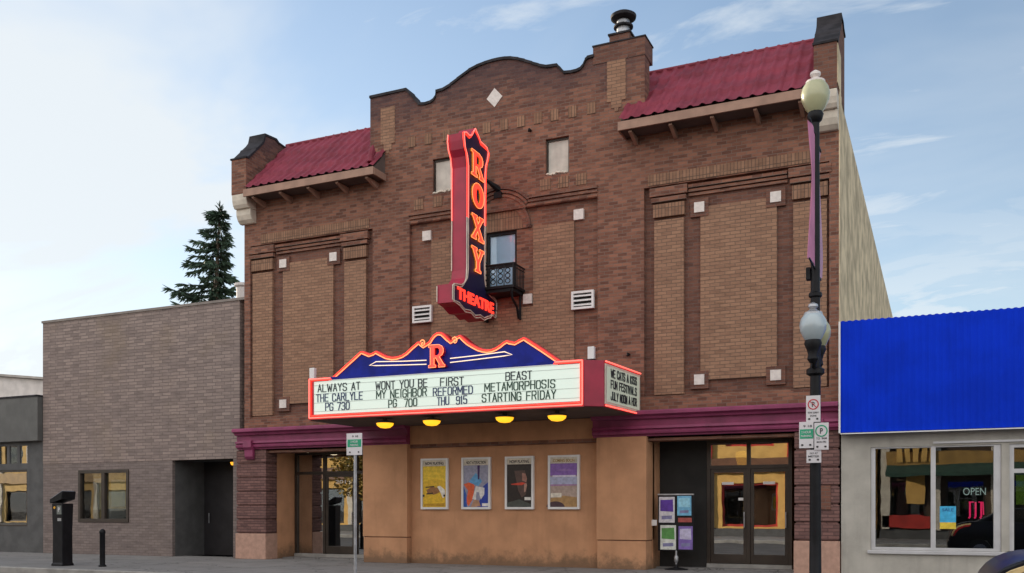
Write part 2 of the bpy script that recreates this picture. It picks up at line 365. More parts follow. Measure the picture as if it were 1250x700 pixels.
def marquee_line(name, word, mat, parent, loc, h, wid, ang=0, heavy=.025):
    """condensed plastic board letters, hung by hand and so never quite level"""
    nar = {'I': .30, '1': .5, 'M': 1.25, 'W': 1.3}
    ws = [.62 if ch == ' ' else nar.get(ch, 1) for ch in word]; gap = .42
    unit = wid / (sum(ws) + gap * (len(word) - 1)); x = -wid / 2; m = MB()
    ca, sa = math.cos(R(ang)), math.sin(R(ang)); k = 0
    for ch, w_ in zip(word, ws):
        dz, tl = random.uniform(-.006, .006), random.uniform(-.02, .02)
        for st in GLYPH.get(ch, []):
            for (a0, b0), (a1, b1) in zip(st[:-1], st[1:]):
                p, q = Vector((x + a0 * w_ * unit + tl * b0 * h, b0 * h + dz)), Vector((x + a1 * w_ * unit + tl * b1 * h, b1 * h + dz))
                d_ = (q - p); L = d_.length
                if L < 1e-5: continue
                d_ /= L; n_ = Vector((-d_.y, d_.x)); hw = heavy / 2 * (1.0 if abs(d_.y) > .5 else .8); k += 1
                dep = .004 + .00012 * (k % 40)
                cs = [p - d_ * hw * .8 + n_ * hw, p - d_ * hw * .8 - n_ * hw, q + d_ * hw * .8 - n_ * hw, q + d_ * hw * .8 + n_ * hw]
                W = lambda v, o: (loc[0] + v.x * ca + o * sa, loc[1] + v.x * sa - o * ca, loc[2] + v.y)
                m.rings([[W(c, 0) for c in cs], [W(c, dep) for c in cs]])
        x += (w_ + gap) * unit
    return m.build(name, mat, parent)
def rect(x0, x1, z0, z1): return [(x0, z0), (x1, z0), (x1, z1), (x0, z1)]

# ------------------------------------------------------------------ the setting
structure(box('ground', ASPH, None, -900, 900, -900, 1500, -1.2, -.16))
structure(box('road', ASPH, None, -160, 160, -19.35, -5.25, -.17, -.15))
structure(box('pavement', PAVE, None, -160, 160, -5.08, .6, -.30, 0))
structure(box('kerb', KERB, None, -160, 160, -5.25, -5.083, -.30, -.004, .02))
structure(box('far_pavement', PAVE, None, -160, 160, -26, -19.55, -.30, -.001))
structure(box('far_kerb', KERB, None, -160, 160, -19.547, -19.35, -.30, -.004, .02))

# ------------------------------------------------------------------ the theatre
XC = -9.66                                  # its axis
XL, XR = -17.45, -1.88
th = thing('theatre_building', 'tall brown brick theatre with curved parapet, tan brick panels and red tiled side roofs', 'theatre', (XC, .2, 0))
def mir(x): return 2 * XC - x
# front wall with its stepped and curved parapet
par_px = [(452, 119.2), (496, 109.6), (502.4, 116.8), (506, 121), (511.2, 127.2), (519, 127.2), (526.4, 124.6), (530, 121.6), (532, 118), (532.8, 112), (541.6, 109.4), (550, 104), (558.4, 97.4), (572.8, 86.4), (582, 81.4), (592, 77.4), (601, 74.6), (609.6, 72.6), (617, 71.6), (624, 71.4), (633, 72.6), (640.8, 74.6), (650, 77.6), (658, 80.2), (666.4, 82), (680, 80.2), (684, 84), (688.8, 89.2), (697, 88.6), (704.8, 86.6), (709.5, 84), (712.8, 79.4), (715, 74), (717.6, 71), (724.8, 69)]
par = [F(x, y) for x, y in par_px]
xp1, xp2 = par[0][0], F(787, 60)[0]
zt2a, zt2b = F(724.8, 57)[1], F(784, 46)[1]
outline = [(XL, 2.9), (XL, 10.0), (xp1, 10.0)] + par + [(par[-1][0], 12.02), (xp2, 12.02), (xp2, 10.0), (XR, 10.0), (XR, 2.9)]
BX0, BX1, BZ0, BZ1 = -6.05, -2.07, 3.86, 8.60
holes = [rect(BX0, BX1, BZ0, BZ1), rect(mir(BX1), mir(BX0), BZ0, BZ1)]
CX0, CX1 = -12.17, -7.15
holes.append(rect(CX0, CX1, 3.6, 8.56))
WIN = [(-11.50, -10.90), (-8.45, -7.86)]
for a, b in WIN: holes.append(rect(a, b, 9.24, 10.10))
MB().prism(outline, 0, .38, holes).build('front_wall', BROWN, th)
# coping: follows the parapet
cop = MB()
pts = [(xp1 - .0, par[0][1])] + par[1:]
for i in range(len(par) - 1):
    (a, za), (b, zb) = par[i], par[i + 1]
    L = math.hypot(b - a, zb - za); nx, nz = -(zb - za) / L, (b - a) / L
    if L < .02: continue
    e = .012
    q = [(a - e * (b - a) / L, za - .03), (b + e * (b - a) / L, zb - .03), (b + nx * .0 + e * (b - a) / L, zb + .035), (a - e * (b - a) / L, za + .035)]
    cop.prism(q, -.035 - .0004 * i, .42 + .0004 * i)
cop.build('parapet_coping', COPING, th)
# the two bays
def bay(side):
    mx = (lambda a, b: (a, b)) if side > 0 else (lambda a, b: (mir(b), mir(a)))
    def bx(name, m, x0, x1, y0, y1, z0, z1): 
        a, b = mx(x0, x1); return box(name, m, th, a, b, y0, y1, z0, z1)
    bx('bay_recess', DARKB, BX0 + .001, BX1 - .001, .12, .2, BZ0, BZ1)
    bx('soldier_course', TANV, -5.95, -2.45, -.022, .02, 8.63, 8.87)
    for x0, x1 in ((-5.82, -5.15), (-2.80, -2.12)):
        bx('pilaster_panel', TAN, x0, x1, .035, .119, 3.93, 7.84)
        bx('pilaster_cap', TANV, x0 - .02, x1 + .02, .015, .119, 7.91, 8.20)
        bx('pilaster_collar', BROWN, x0 - .06, x1 + .06, -.012, .119, 8.245, 8.34)
        bx('pilaster_collar', BROWN, x0 - .09, x1 + .09, -.03, .119, 8.37, 8.56)
    for k, (z0, z1, y) in enumerate(((8.30, 8.36, .055), (8.385, 8.445, .025), (8.47, 8.535, -.005))):
        bx('corbel_course', BROWN, -5.04, -2.92, y, .118, z0, z1)
    bx('tan_panel', TAN, -4.78, -3.14, .06, .119, 4.21, 8.03)
    for x in (-4.80, -3.16):
        for z in (8.02, 4.22):
            bx('panel_corner', DARKB, x - .20, x + .20, .045, .118, z - .20, z + .19)
            bx('corner_tile', TILE, x - .112, x + .112, .018, .117, z - .112, z + .112)
    bx('base_course', BROWN, BX0 + .002, BX1 - .002, .06, .118, 3.861, 3.915)
bay(1); bay(-1)
# middle recess: tan infill, arched window surround
wx0, wx1, wz0, wz1 = -10.06, -9.24, 6.70, 8.10
MB().prism(rect(CX0 + .001, CX1 - .001, 3.6, 8.56), .1, .2, [rect(wx0, wx1, wz0, wz1)]).build('middle_recess', BROWN, th)
tl, tr = -11.57, -7.75
MB().prism([(tl, 3.62), (tr, 3.62), (tr, 8.1), (tr - 1.04, 8.1), (tr - 1.04, 6.2), (tl + 1.04, 6.2), (tl + 1.04, 8.1), (tl, 8.1)], .055, .099).build('tan_panel', TAN, th)
for x in (-11.69, -7.63): box('corner_tile', TILE, th, x - .12, x + .12, .02, .098, 8.11, 8.35)
for x in (-10.39, -8.93): box('corner_tile', TILE, th, x - .11, x + .11, .02, .098, 6.27, 6.50)
zc = 8.10
def arc(r0, r1, y0, y1, a0, a1, n=18):
    A = [R(a0 + (a1 - a0) * i / n) for i in range(n + 1)]
    return MB().prism([(-9.65 + r1 * math.cos(a), zc + r1 * math.sin(a)) for a in A] + [(-9.65 + r0 * math.cos(a), zc + r0 * math.sin(a)) for a in reversed(A)], y0, y1)
arc(.60, .74, .05, .099, 0, 180).build('window_arch', BROWN, th)
arc(.745, .80, .01, .0985, 0, 180).build('window_arch', DARKB, th)
arc(.02, .597, .07, .0985, 0, 180).build('arch_tympanum', TANV, th)
for z0, z1, y, r in ((8.575, 8.635, -.02, .86), (8.67, 8.73, -.04, .95), (8.76, 8.83, -.06, 1.04)):
    a = math.degrees(math.asin((z0 - zc) / r)); c = r * math.cos(R(a))
    box('corbel_course', BROWN, th, CX0, -9.65 - c, y, .02, z0, z1); box('corbel_course', BROWN, th, -9.65 + c, CX1, y, .02, z0, z1)
    arc(r - .065, r, y - .003, .097, a, 180 - a).build('arch_moulding', DARKB if r > 1 else BROWN, th)
sx = -10.0
xs = [x for x in (-12.1, -11.62, -11.1, -10.47, -10.0, -9.52, -9.08, -8.64, -8.22, -7.77, -7.30)]
for i, x in enumerate(xs): box('soldier_block', TANV, th, x - .10, x + .10, -.016, .02, 10.50, 10.76)
for x in (-11.9, -11.35, -8.0, -8.45, -7.55): box('soldier_block', TANV, th, x - .13, x + .13, -.014, .02, 8.90, 9.16)
# boarded windows of the upper floor
for a, b in WIN:
    f = box('boarded_window', BOARD, th, a + .03, b - .03, .10, .16, 9.27, 10.06)
    MB().prism(rect(a + .003, b - .003, 9.243, 10.097), .07, .2, [rect(a + .04, b - .04, 9.28, 10.05)]).build('window_frame', BRONZE, f)
    m_ = MB()
    for k in range(9): 
        x = a + .05 + (b - a - .1) * k / 8 + random.uniform(-.03, .03); m_.lathe((x, .02, 9.235 + random.uniform(0, .05)), [(.01, -.02), (.05, 0), (.045, .03), (.01, .05)], 7)
    m_.build('broken_sill', STONE, f)
# diamond tile, pier panels, chimney
dx, dz = F(603.8, 119.5)
MB().prism([(dx, dz - .23), (dx + .21, dz), (dx, dz + .23), (dx - .21, dz)], -.012, .02).build('diamond_tile', TILE, th)
for (x0, y0), (x1, y1) in (((465, 133), (482, 183)), ((741, 73), (764, 131))):
    a, b = F(x0, y0)[0], F(x1, y1)[0]; zt, zb = F(x0, y0)[1], F(x1, y1)[1]
    w_ = b - a
    MB().prism([(a, zb + .18), (a + w_ * .22, zb + .18), (a + w_ * .22, zb + .02), (a + w_ * .4, zb + .02), (a + w_ * .4, zb - .06), (b - w_ * .4, zb - .06), (b - w_ * .4, zb + .02), (b - w_ * .22, zb + .02), (b - w_ * .22, zb + .18), (b, zb + .18), (b, zt), (a, zt)], -.014, .02).build('pier_panel', TAN, th)
box('pier_cap', DARKB, th, par[-1][0] - .012, xp2 + .012, -.016, .60, 11.62, 12.025)
box('pier_cap', COPING, th, par[-1][0] - .03, xp2 + .03, -.035, .62, 12.025, 12.055)
ch = box('chimney', DARKB, th, -6.90, -6.42, .10, .60, 12.056, 12.26)
box('chimney_cap', COPING, ch, -6.93, -6.39, .07, .63, 12.26, 12.30)
fx = F(761, 30, .35)[0]
fl = MB().lathe((fx, .35, 12.30), [(.22, 0), (.20, .05), (.155, .08), (.15, .20), (.16, .21), (.15, .24), (.148, .40)], 20).build('chimney_flue', GALV, ch, smooth=True)
MB().lathe((fx, .35, 12.30), [(.17, .20), (.225, .205), (.225, .245), (.17, .25)], 20).build('flue_collar', COPING, fl, smooth=True)
MB().lathe((fx, .35, 12.30), [(.20, .37), (.29, .42), (.30, .48), (.22, .53), (.08, .545)], 20).build('flue_cap', COPING, fl, smooth=True)
# side and back walls, flat roof
box('side_wall', CREAMW, th, XR - .35, XR, .381, 30, 0, 10.03)
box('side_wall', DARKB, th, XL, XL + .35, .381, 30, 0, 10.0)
box('back_wall', BROWN, th, XL + .351, XR - .351, 29.6, 29.98, 0, 9.9)
box('flat_roof', ROOFTAR, th, XL + .351, XR - .351, .381, 29.59, 9.3, 9.45)
MB().prism([(.39, 9.46), (.39, 10.5), (.75, 10.9), (.75, 9.46)], xp1, xp2, axis='X').build('parapet_back', BROWN, th)
# tiled mansard roofs over the bays
def tiled_roof(x0, x1, name='tiled_roof'):
    ye, ze, yr, zr = -.56, 9.95, 1.25, 11.74
    nx = int((x1 - x0) / .03); ns = 36
    L = math.hypot(yr - ye, zr - ze); ny_, nz_ = -(zr - ze) / L, (yr - ye) / L
    m = MB(); rows = []
    for j in range(ns + 1):
        t = j / ns; row = []
        course = (t * 4) % 1.0
        for i in range(nx + 1):
            x = x0 + (x1 - x0) * i / nx
            ph = ((x / .262) % 1.0)
            hgt = .042 * max(0, math.cos((ph - .5) * 2 * math.pi)) ** .8 + .048 * (1 - course) + .012 * math.sin(i * .037 + j * .3) * math.sin(j * .21 + i * .011)
            row.append(m.bm.verts.new((x, ye + (yr - ye) * t + ny_ * hgt, ze + (zr - ze) * t + nz_ * hgt)))
        rows.append(row)
    for j in range(ns):
        for i in range(nx): m.bm.faces.new((rows[j][i], rows[j][i + 1], rows[j + 1][i + 1], rows[j + 1][i]))
    r = m.build(name, ROOF, th, smooth=True)
    MB().prism([(ye + .02, ze - .03), (yr, zr - .03), (yr, 9.46), (.37, 9.46), (.37, 10.01), (-.02, 10.01), (-.02, ze - .16), (ye + .02, ze - .16)], x0 + .01, x1 - .01, axis='X').build('roof_body', SOFFIT, r)
    MB().tube([(x0, yr, zr + .02), (x1, yr, zr + .02)], .06, 8).build('ridge_cap', ROOF, r)
    box('fascia', FASCIA, r, x0 - .005, x1 + .005, ye - .03, ye + .015, ze - .19, ze + .0)
    e = x1 if x0 < XC else x0
    box('barge_board', FASCIA, r, e - .02, e + .02, ye + .02, -.003, ze - .19, ze - .02)
    k = 0
    n = 4
    for i in range(n + 1):
        x = x0 + .25 + (x1 - x0 - .5) * i / n
        MB().prism([(-.5, ze - .195), (-.002, ze - .195), (-.002, ze - .36), (-.06, ze - .36), (-.40, ze - .26), (-.5, ze - .235)], x - .038, x + .038, axis='X').build('rafter_tail', FASCIA, r)
    return r
tiled_roof(XL + .46, xp1 + .46)
tiled_roof(xp2 - .44, XR - .46)
MB().tube([(xp1 + .30, -.45, 10.12), (xp1 + .30, -.42, 10.30), (xp1 + .29, -.36, 10.42), (xp1 + .28, -.3, 10.60)], [.09, .07, .1, .02], 8).build('roof_finial', ROOF, th, smooth=True)
# gable kneelers either end
gy = [(-.43, 9.92), (-.43, 10.86), (-.34, 10.87), (-.20, 11.02), (.20, 11.42), (.30, 11.55), (.36, 11.74), (.80, 11.78), (.93, 11.72), (1.25, 11.70), (1.25, 9.99), (.384, 9.99), (.384, 10.003), (-.002, 10.003), (-.002, 9.92)]
cy = [(-.455, 10.86), (-.33, 10.87), (-.19, 11.02), (.21, 11.42), (.31, 11.55), (.37, 11.74), (.79, 11.78), (.92, 11.72), (1.27, 11.70), (1.27, 11.74), (.95, 11.77), (.84, 11.84), (.33, 11.80), (.27, 11.58), (.17, 11.455), (-.01, 11.28), (-.03, 11.285), (-.07, 11.21), (-.22, 11.06), (-.37, 10.915), (-.455, 10.905)]
for a, b in ((XL - .08, XL + .42), (XR - .45, XR + .0)):
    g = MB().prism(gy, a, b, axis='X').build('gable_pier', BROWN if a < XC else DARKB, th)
    MB().prism(cy, a - .025, b + .025, axis='X').build('gable_coping', COPING, g)
    for (y0, y1, z0, z1, sl) in ((-.43, -.003, 9.56, 9.915, .10), (-.26, -.003, 9.20, 9.555, .16)):
        MB().prism([(y0, z1), (y0 + .01, z0 + .2), (y0 + sl * .4, z0 + .08), (y0 + sl, z0), (y1, z0), (y1, z1)], a + .01, b + .002, axis='X').build('corbel_stone', STONE, g, bevel=.012)
box('gable_render', CREAMW, th, XR + .0005, XR + .018, -.40, .28, 10.0305, 10.84)
box('side_render', CREAMW, th, XR + .0005, XR + .018, .0, .38, 3.0, 10.03)
for px_w, py_w in ((648, 160), (768, 433)):
    x, z = F(px_w, py_w); MB().tube([(x, .02, z), (x, -.10, z), (x, -.12, z - .05)], .03, 7).build('wall_spout', BLACK, th)
# louvred vents
for x0, z0 in ((-12.07, 6.05), (-7.79, 6.01)):
    y = -.015
    v = MB().prism(rect(x0, x0 + .55, z0, z0 + .42), y - .02, .05, [rect(x0 + .05, x0 + .50, z0 + .05, z0 + .37)]).build('wall_vent', WHITE, th)
    box('vent_void', BLACKM, v, x0 + .05, x0 + .50, .03, .05, z0 + .05, z0 + .37)
    m_ = MB()
    for k in range(3): m_.prism([(y - .02, z0 + .075 + k * .105), (y + .03, z0 + .115 + k * .105), (y + .03, z0 + .13 + k * .105), (y - .02, z0 + .10 + k * .105)], x0 + .05, x0 + .50, axis='X')
    m_.build('vent_louvre', WHITE, v)
# window over the marquee and its balcony
wf = MB().prism(rect(wx0 + .002, wx1 - .002, wz0, wz1 - .002), .13, .22, [rect(wx0 + .07, wx1 - .06, 7.33, 8.02), rect(wx0 + .07, wx1 - .06, wz0 + .05, 7.25)]).build('upper_window', BLACK, th)
box('pane', SKYGLASS, wf, wx0 + .07, wx1 - .06, .175, .18, wz0 + .05, 8.02)
box('sky_reflection_board', plain('painted_sky_reflection', (.50, .72, .92), .8, var=.08), wf, wx0 + .071, wx1 - .061, .186, .2, wz0 + .02, 8.06)  # pale blue board: sky reflection of the pane put into its colour
bx0, bx1, by, bz0, bz1 = -10.12, -9.02, -.55, 6.62, 7.12
bal = MB().box(bx0, bx1, by, .098, bz0 - .06, bz0).box(bx0 + .05, bx1 - .05, by + .05, .098, bz0 - .14, bz0 - .06).build('balcony', BLACK, th)
m_ = MB()
for x in (bx0 + .02, bx1 - .02): m_.tube([(x, by + .02, bz0), (x, by + .02, bz1)], .028, 6); m_.tube([(x, by, bz1), (x, .098, bz1)], .022, 6); m_.tube([(x, by, bz1 - .08), (x, .098, bz1 - .08)], .012, 6)
m_.tube([(bx0, by + .02, bz1), (bx1, by + .02, bz1)], .024, 6); m_.tube([(bx0, by + .02, bz1 - .08), (bx1, by + .02, bz1 - .08)], .014, 6)
for k in range(7):
    y = by + .09 + k * .085
    for x in (bx0 + .02, bx1 - .02): m_.tube([(x, y, bz0), (x, y, bz1)], .012, 5)
for k in range(5):
    for j in range(3):
        cx_, cz_ = bx0 + .17 + k * .19, bz0 + .10 + j * .125
        m_.tube([(cx_ + .06 * math.cos(a * math.pi / 5), by + .02, cz_ + .055 * math.sin(a * math.pi / 5)) for a in range(10)], .012, 5, closed=True)
    m_.tube([(bx0 + .075 + k * .19, by + .02, bz0), (bx0 + .075 + k * .19, by + .02, bz1)], .012, 5)
m_.build('railing', BLACK, bal)
for x in (bx0 + .12, bx1 - .10):
    MB().tube([(x, -.50, bz0 - .1), (x, -.42, bz0 - .3), (x, -.16, bz0 - .45), (x, -.03, bz0 - .7)], [.035, .03, .03, .045], 6).tube([(x, .03, bz0 - .1), (x, .03, bz0 - .72)], .03, 6).build('balcony_bracket', BLACK, bal)
# maroon cornice over the shop front, in two runs
prof = [(.02, 3.56), (-.33, 3.56), (-.36, 3.53), (-.36, 3.47), (-.26, 3.43), (-.24, 3.385), (-.15, 3.38), (-.145, 3.225), (-.21, 3.22), (-.225, 3.165), (-.17, 3.15), (-.20, 3.10), (-.19, 3.055), (-.12, 3.03), (-.115, 3.0), (.02, 3.0)]
MB().prism(prof, XL - .14, -12.15, axis='X').build('cornice', MAROON, th)
MB().prism(prof, -7.22, XR + .01, axis='X').build('cornice', MAROON, th)
for x in (-17.13, -2.30):
    MB().prism([(-.12, 3.235), (-.28, 3.235), (-.29, 3.05), (-.22, 2.98), (-.21, 2.80), (-.15, 2.72), (-.12, 2.72)], x - .14, x + .14, axis='X').build('cornice_bracket', MAROON, th, bevel=.01)
# corner piers: rough blocks on a granite base
for x0, x1 in ((-17.65, -16.63), (-2.76, -1.86)):
    p_ = MB()
    n = 6; hz = (3.0 - .70) / n
    for k in range(n): p_.box(x0 + .0, x1 - .0, -.10, .38, .70 + k * hz + .02, .70 + (k + 1) * hz - .02)
    p_.box(x0 + .03, x1 - .03, -.065, .35, .70, 2.999)
    g = p_.build('corner_pier', RUST, th, bevel=.018)
    box('pier_base', PINK, g, x0 - .01, x1 + .01, -.125, .38, 0, .70, .012)
box('wall_plaque', DARKB, th, -2.33, -2.03, -.125, -.09, 1.35, 1.85, .01)
# stucco piers and middle wall under the marquee
for x0, x1 in ((-13.47, -12.15), (-7.13, -5.95)):
    c_ = box('stucco_pier', EIFS, th, x0, x1, -.15, .5, .665, 2.999, .008)
    box('pier_base', EIFS, c_, x0 + .015, x1 - .015, -.135, .5, 0, .645, .008)
    box('pier_groove', DARKB, c_, x0 + .02, x1 - .02, -.115, .5, .645, .665)
box('middle_wall', EIFS, th, -12.149, -7.131, .05, .3, 0, 2.99)
box('middle_wall_band', EIFS, th, -12.149, -7.221, -.012, -.001, 2.995, 3.462)
# entrances
def recess(x0, x1, yb, name):
    box('recess_wall', EIFS, th, x0 - .02, x0 + .0, .381, yb + 3.2, 0, 2.999)
    box('recess_wall', EIFS, th, x1, x1 + .02, .501, yb + 3.2, 0, 2.999)
    box('recess_ceiling', SOFFIT, th, x0 + .001, x1 - .001, .0, yb + 3.2, 2.96, 2.998)
    box('lobby_wall', WARMROOM, th, x0, x1, yb + 3.2, yb + 3.3, 0, 3.0)
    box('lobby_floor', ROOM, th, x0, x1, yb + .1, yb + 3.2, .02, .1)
recess(-16.63, -13.47, 1.12, 'left')
recess(-5.95, -2.76, .95, 'right')
box('entrance_floor', PAVE, th, -16.62, -13.48, .601, 1.3, -.2, .03); box('entrance_floor', PAVE, th, -5.94, -2.77, .601, 1.2, -.2, .03)
def entrance(x_posts, y, ztr, zt, leaves, zb=.12):
    x0, x1 = x_posts[0], x_posts[-1]
    m_ = MB(); 
    for x in x_posts: m_.box(x - .04, x + .04, y, y + .11, zb, zt - .07)
    m_.box(x0 - .04, x1 + .04, y - .001, y + .111, zt - .07, zt)
    m_.box(x0 - .04, x1 + .04, y + .001, y + .109, ztr - .04, ztr + .04)
    e = m_.build('entrance_front', BRONZE, th)
    box('threshold', KERB, e, x0 - .04, x1 + .04, y - .03, y + .14, .0, zb)
    for a, b in zip(x_posts[:-1], x_posts[1:]):
        box('transom_pane', GLASS, e, a + .04, b - .04, y + .05, y + .056, ztr + .04, zt - .07)
    for a, b in leaves:
        dr = MB().prism(rect(a + .045, b - .045, zb + .012, ztr - .045), y + .02, y + .075, [rect(a + .115, b - .115, zb + .22, ztr - .12)]).build('door', BRONZE, e)
        box('pane', GLASS, dr, a + .115, b - .115, y + .044, y + .05, zb + .22, ztr - .12)
        MB().tube([(b - .085, y - .05, .95), (b - .085, y - .05, 1.30)], .014, 6).tube([(b - .085, y - .05, 1.0), (b - .085, y + .02, 1.0)], .01, 5).tube([(b - .085, y - .05, 1.25), (b - .085, y + .02, 1.25)], .01, 5).build('handle', GALV, dr)
    return e
yl = 1.12
e1 = entrance([-16.56, -15.60, -14.55, -13.52], yl, 2.38, 2.96, [(-15.60, -14.55)])
box('side_pane', GLASS, e1, -16.52, -15.64, yl + .05, yl + .056, .12, 2.34); box('side_pane', GLASS, e1, -14.51, -13.56, yl + .05, yl + .056, .12, 2.34)
text('door_number', '201', WHITE, e1, (-15.07, yl + .042, 2.08), .10, .34)
yr_ = .95
e2 = entrance([-4.80, -3.90, -2.99], yr_, 2.32, 2.93, [(-4.80, -3.90), (-3.90, -2.99)], .12)
box('dark_panel', BLACKM, th, -5.945, -4.845, yr_ + .0, yr_ + .1, 0, 2.958)
box('door_notice', WHITE, e2, -4.50, -4.24, yr_ + .036, yr_ + .042, 1.92, 1.98); box('door_notice', WHITE, e2, -3.58, -3.32, yr_ + .036, yr_ + .042, 1.92, 1.98); box('door_notice', WHITE, e2, -4.13, -3.99, yr_ + .036, yr_ + .042, 1.56, 1.62)
for x, y in ((-15.75, .55), (-5.02, .35), (-3.72, .35)):
    MB().lathe((x, y, 2.915), [(.05, 0), (.10, .012), (.105, .05)], 16).build('soffit_spotlight', SPOT, th)
pl = MB().lathe((-4.25, 2.1, 2.35), [(.02, 0), (.11, .04), (.155, .22), (.16, .36), (.06, .40)], 16).build('lobby_lantern', BULB, th, smooth=True)
MB().tube([(-4.25, 2.1, 2.75), (-4.25, 2.1, 2.97)], .01, 5).build('lantern_rod', BLACK, pl)

# ------------------------------------------------------------------ marquee
ma = thing('marquee', 'wide red marquee with backlit letter boards and navy pediment over the theatre entrance', 'marquee', (-9.9, -.02, 3.47))
ML, MR, MY, MZ0, MZ1 = -13.50, -6.62, -2.35, 3.475, 4.43
plan = [(ML, MY), (MR, MY), (-6.27, -2.12), (-6.13, -.075), (ML - .05, -.075), (ML - .12, -2.2)]
MB().prism(plan, MZ0, MZ1, axis='Z').build('marquee_box', CRIM, ma, bevel=.01)
MB().prism([(x * .995 - .05, y + .04 if y < -1 else y) for x, y in plan], MZ0 - .012, MZ0 - .002, axis='Z').build('marquee_soffit', SOFFIT, ma)
yf = MY
PX0, PX1 = -12.93, -7.19
MB().prism([(ML, MZ0 - .01), (MR, MZ0 - .01), (MR, MZ1 + .01), (PX1, MZ1 + .01), (PX1, MZ1 - .07), (MR - .07, MZ1 - .07), (MR - .07, MZ0 + .105), (ML + .14, MZ0 + .105), (ML + .14, MZ1 - .07), (PX0, MZ1 - .07), (PX0, MZ1 + .01), (ML, MZ1 + .01)], yf - .03, yf - .002).build('front_border', REDEN, ma)
MB().prism(rect(PX0 + .001, PX1 - .001, MZ1 - .055, MZ1 + .01), yf - .03, yf + .1).build('pediment_foot', NAVY, ma)
MB().prism(rect(PX0 + .001, PX1 - .001, MZ1 - .072, MZ1 - .0555), yf - .032, yf - .004).build('board_edge', WHITE, ma)
MB().prism(rect(ML + .145, MR - .075, MZ0 + .11, MZ1 - .075), yf - .018, yf - .004).build('front_letterboard', PANEL, ma)
m_ = MB()
for z in (3.66, 3.86, 4.07, 4.27): m_.box(ML + .145, MR - .075, yf - .024, yf - .0185, z - .012, z - .004)
m_.build('letter_rail', plain('board_rail', (.42, .47, .44), .6), ma)
def zfront(x, zl, zr): return zl + (zr - zl) * (x - ML) / (MR - ML)
def neon_loop(name, pts, r, mat, closed=True): return MB().tube(pts, r, 6, closed).build(name, mat, ma)
for o_, r_, m__ in ((.03, .017, NEONP), (.075, .014, NEON)):
    k = MB()
    k.tube([(ML + o_, yf - .05, MZ0 + o_), (MR - o_ * .8, yf - .05, MZ0 + o_)], r_, 6)
    for xa, xb in ((ML + o_, PX0 + .04 + o_ * .6), (PX1 - .04 - o_ * .6, MR - o_ * .8)): k.tube([(xa, yf - .05, MZ1 - o_ * .6), (xb, yf - .05, MZ1 - o_ * .6)], r_, 6)
    for x in (ML + o_, MR - o_ * .8): k.tube([(x, yf - .05, MZ0 + o_), (x, yf - .05, MZ1 - o_ * .6)], r_, 6)
    k.build('front_neon', m__, ma)
# side board, on the east return
A, B = Vector((-6.27, -2.12, 0)), Vector((-6.13, -.075, 0)); D_ = (B - A).normalized(); N_ = Vector((D_.y, -D_.x, 0))
def sidepts(u0, u1, z0, z1, off): 
    return [A + D_ * u + N_ * off + Vector((0, 0, z)) for u, z in ((u0, z0), (u1, z0), (u1, z1), (u0, z1))]
def slab(name, mat, u0, u1, z0, z1, o0, o1):
    return MB().rings([sidepts(u0, u1, z0, z1, o0), sidepts(u0, u1, z0, z1, o1)]).build(name, mat, ma)
Ls = (B - A).length
slab('side_border', STONE, .03, Ls - .03, MZ0 + .06, MZ1 - .06, .002, .025)
slab('side_letterboard', PANEL2, .10, Ls - .10, MZ0 + .11, MZ1 - .11, .026, .034)
k = MB()
for z in (MZ0 + .025, MZ1 - .02): k.tube([A + D_ * .02 + N_ * .035 + Vector((0, 0, z)), B - D_ * .02 + N_ * .035 + Vector((0, 0, z))], .018, 6)
k.build('side_neon', NEONP, ma)
ang = math.degrees(math.atan2(D_.y, D_.x))
for s, z, u in (('WE CATS A KISS', 4.12, .50), ('FUN FESTIVALS', 3.89, .46), ('JULY NOON A HOR', 3.65, .50)):
    p = A + D_ * (Ls / 2) + N_ * .038
    marquee_line('side_lettering', s, LETT[0], ma, (p.x, p.y, z), .155, Ls * .72, ang, .034)
# letters on the front board
for blk in (((('ALWAYS AT', -12.65, 4.11, 1.17), ('THE CARLYLE', -12.64, 3.88, 1.28), ('PG 730', -12.69, 3.665, .66)), 2),
            ((('WONT YOU BE', -10.97, 4.08, 1.34), ('MY NEIGHBOR', -10.97, 3.875, 1.30), ('PG  700', -10.93, 3.66, .73)), 1),
            ((('FIRST', -9.68, 4.07, .57), ('REFORMED', -9.66, 3.865, .97), ('THU  915', -9.68, 3.655, .73)), 2),
            ((('BEAST', -8.08, 4.10, .60), ('METAMORPHOSIS', -8.07, 3.89, 1.62), ('STARTING FRIDAY', -8.09, 3.67, 1.70)), 0)):
    for i, (s, x, z, wd) in enumerate(blk[0]):
        ci = blk[1] if i else 0
        if blk[1] == 0: ci = (0, 1, 1)[i]
        marquee_line('board_lettering', s, LETT[ci], ma, (x, yf - .026, z), .168, wd)
# pediment
ped_px = [(406, 460), (440.4, 428.6), (445, 428.8), (451.6, 431.8), (456, 430), (459.6, 427.8), (465, 430.4), (472.4, 434.2), (479, 435.6), (485, 435), (491, 433), (496.4, 429.4), (503, 423), (510.8, 416.6), (515, 418.2), (518, 421), (521, 418.6), (523.6, 417), (526.5, 412), (530, 408), (533.5, 405.6), (537, 405), (541, 406), (544.4, 408.8), (548, 412.4), (550.8, 415.8), (556, 411.6), (562.4, 408.4), (568, 413.2), (573, 417.6), (579, 421.2), (585, 424.4), (590.4, 426), (595, 426.6), (600, 426), (605, 424), (609.6, 421.2), (614, 417.6), (619, 414.8), (623, 416), (628.8, 417.2), (634, 414), (640, 411.2), (644, 413), (648, 415.6), (664, 426), (680, 437), (686, 440.5)]
YP = -2.24
ped = [F(x, y, YP) for x, y in ped_px]
zb = 4.42
face = [(ped[0][0], zb)] + ped + [(ped[-1][0], zb)]
MB().prism(face, YP, YP + .24).build('pediment', REDEN, ma)
inn = []
cxm, czm = -10.08, 4.42
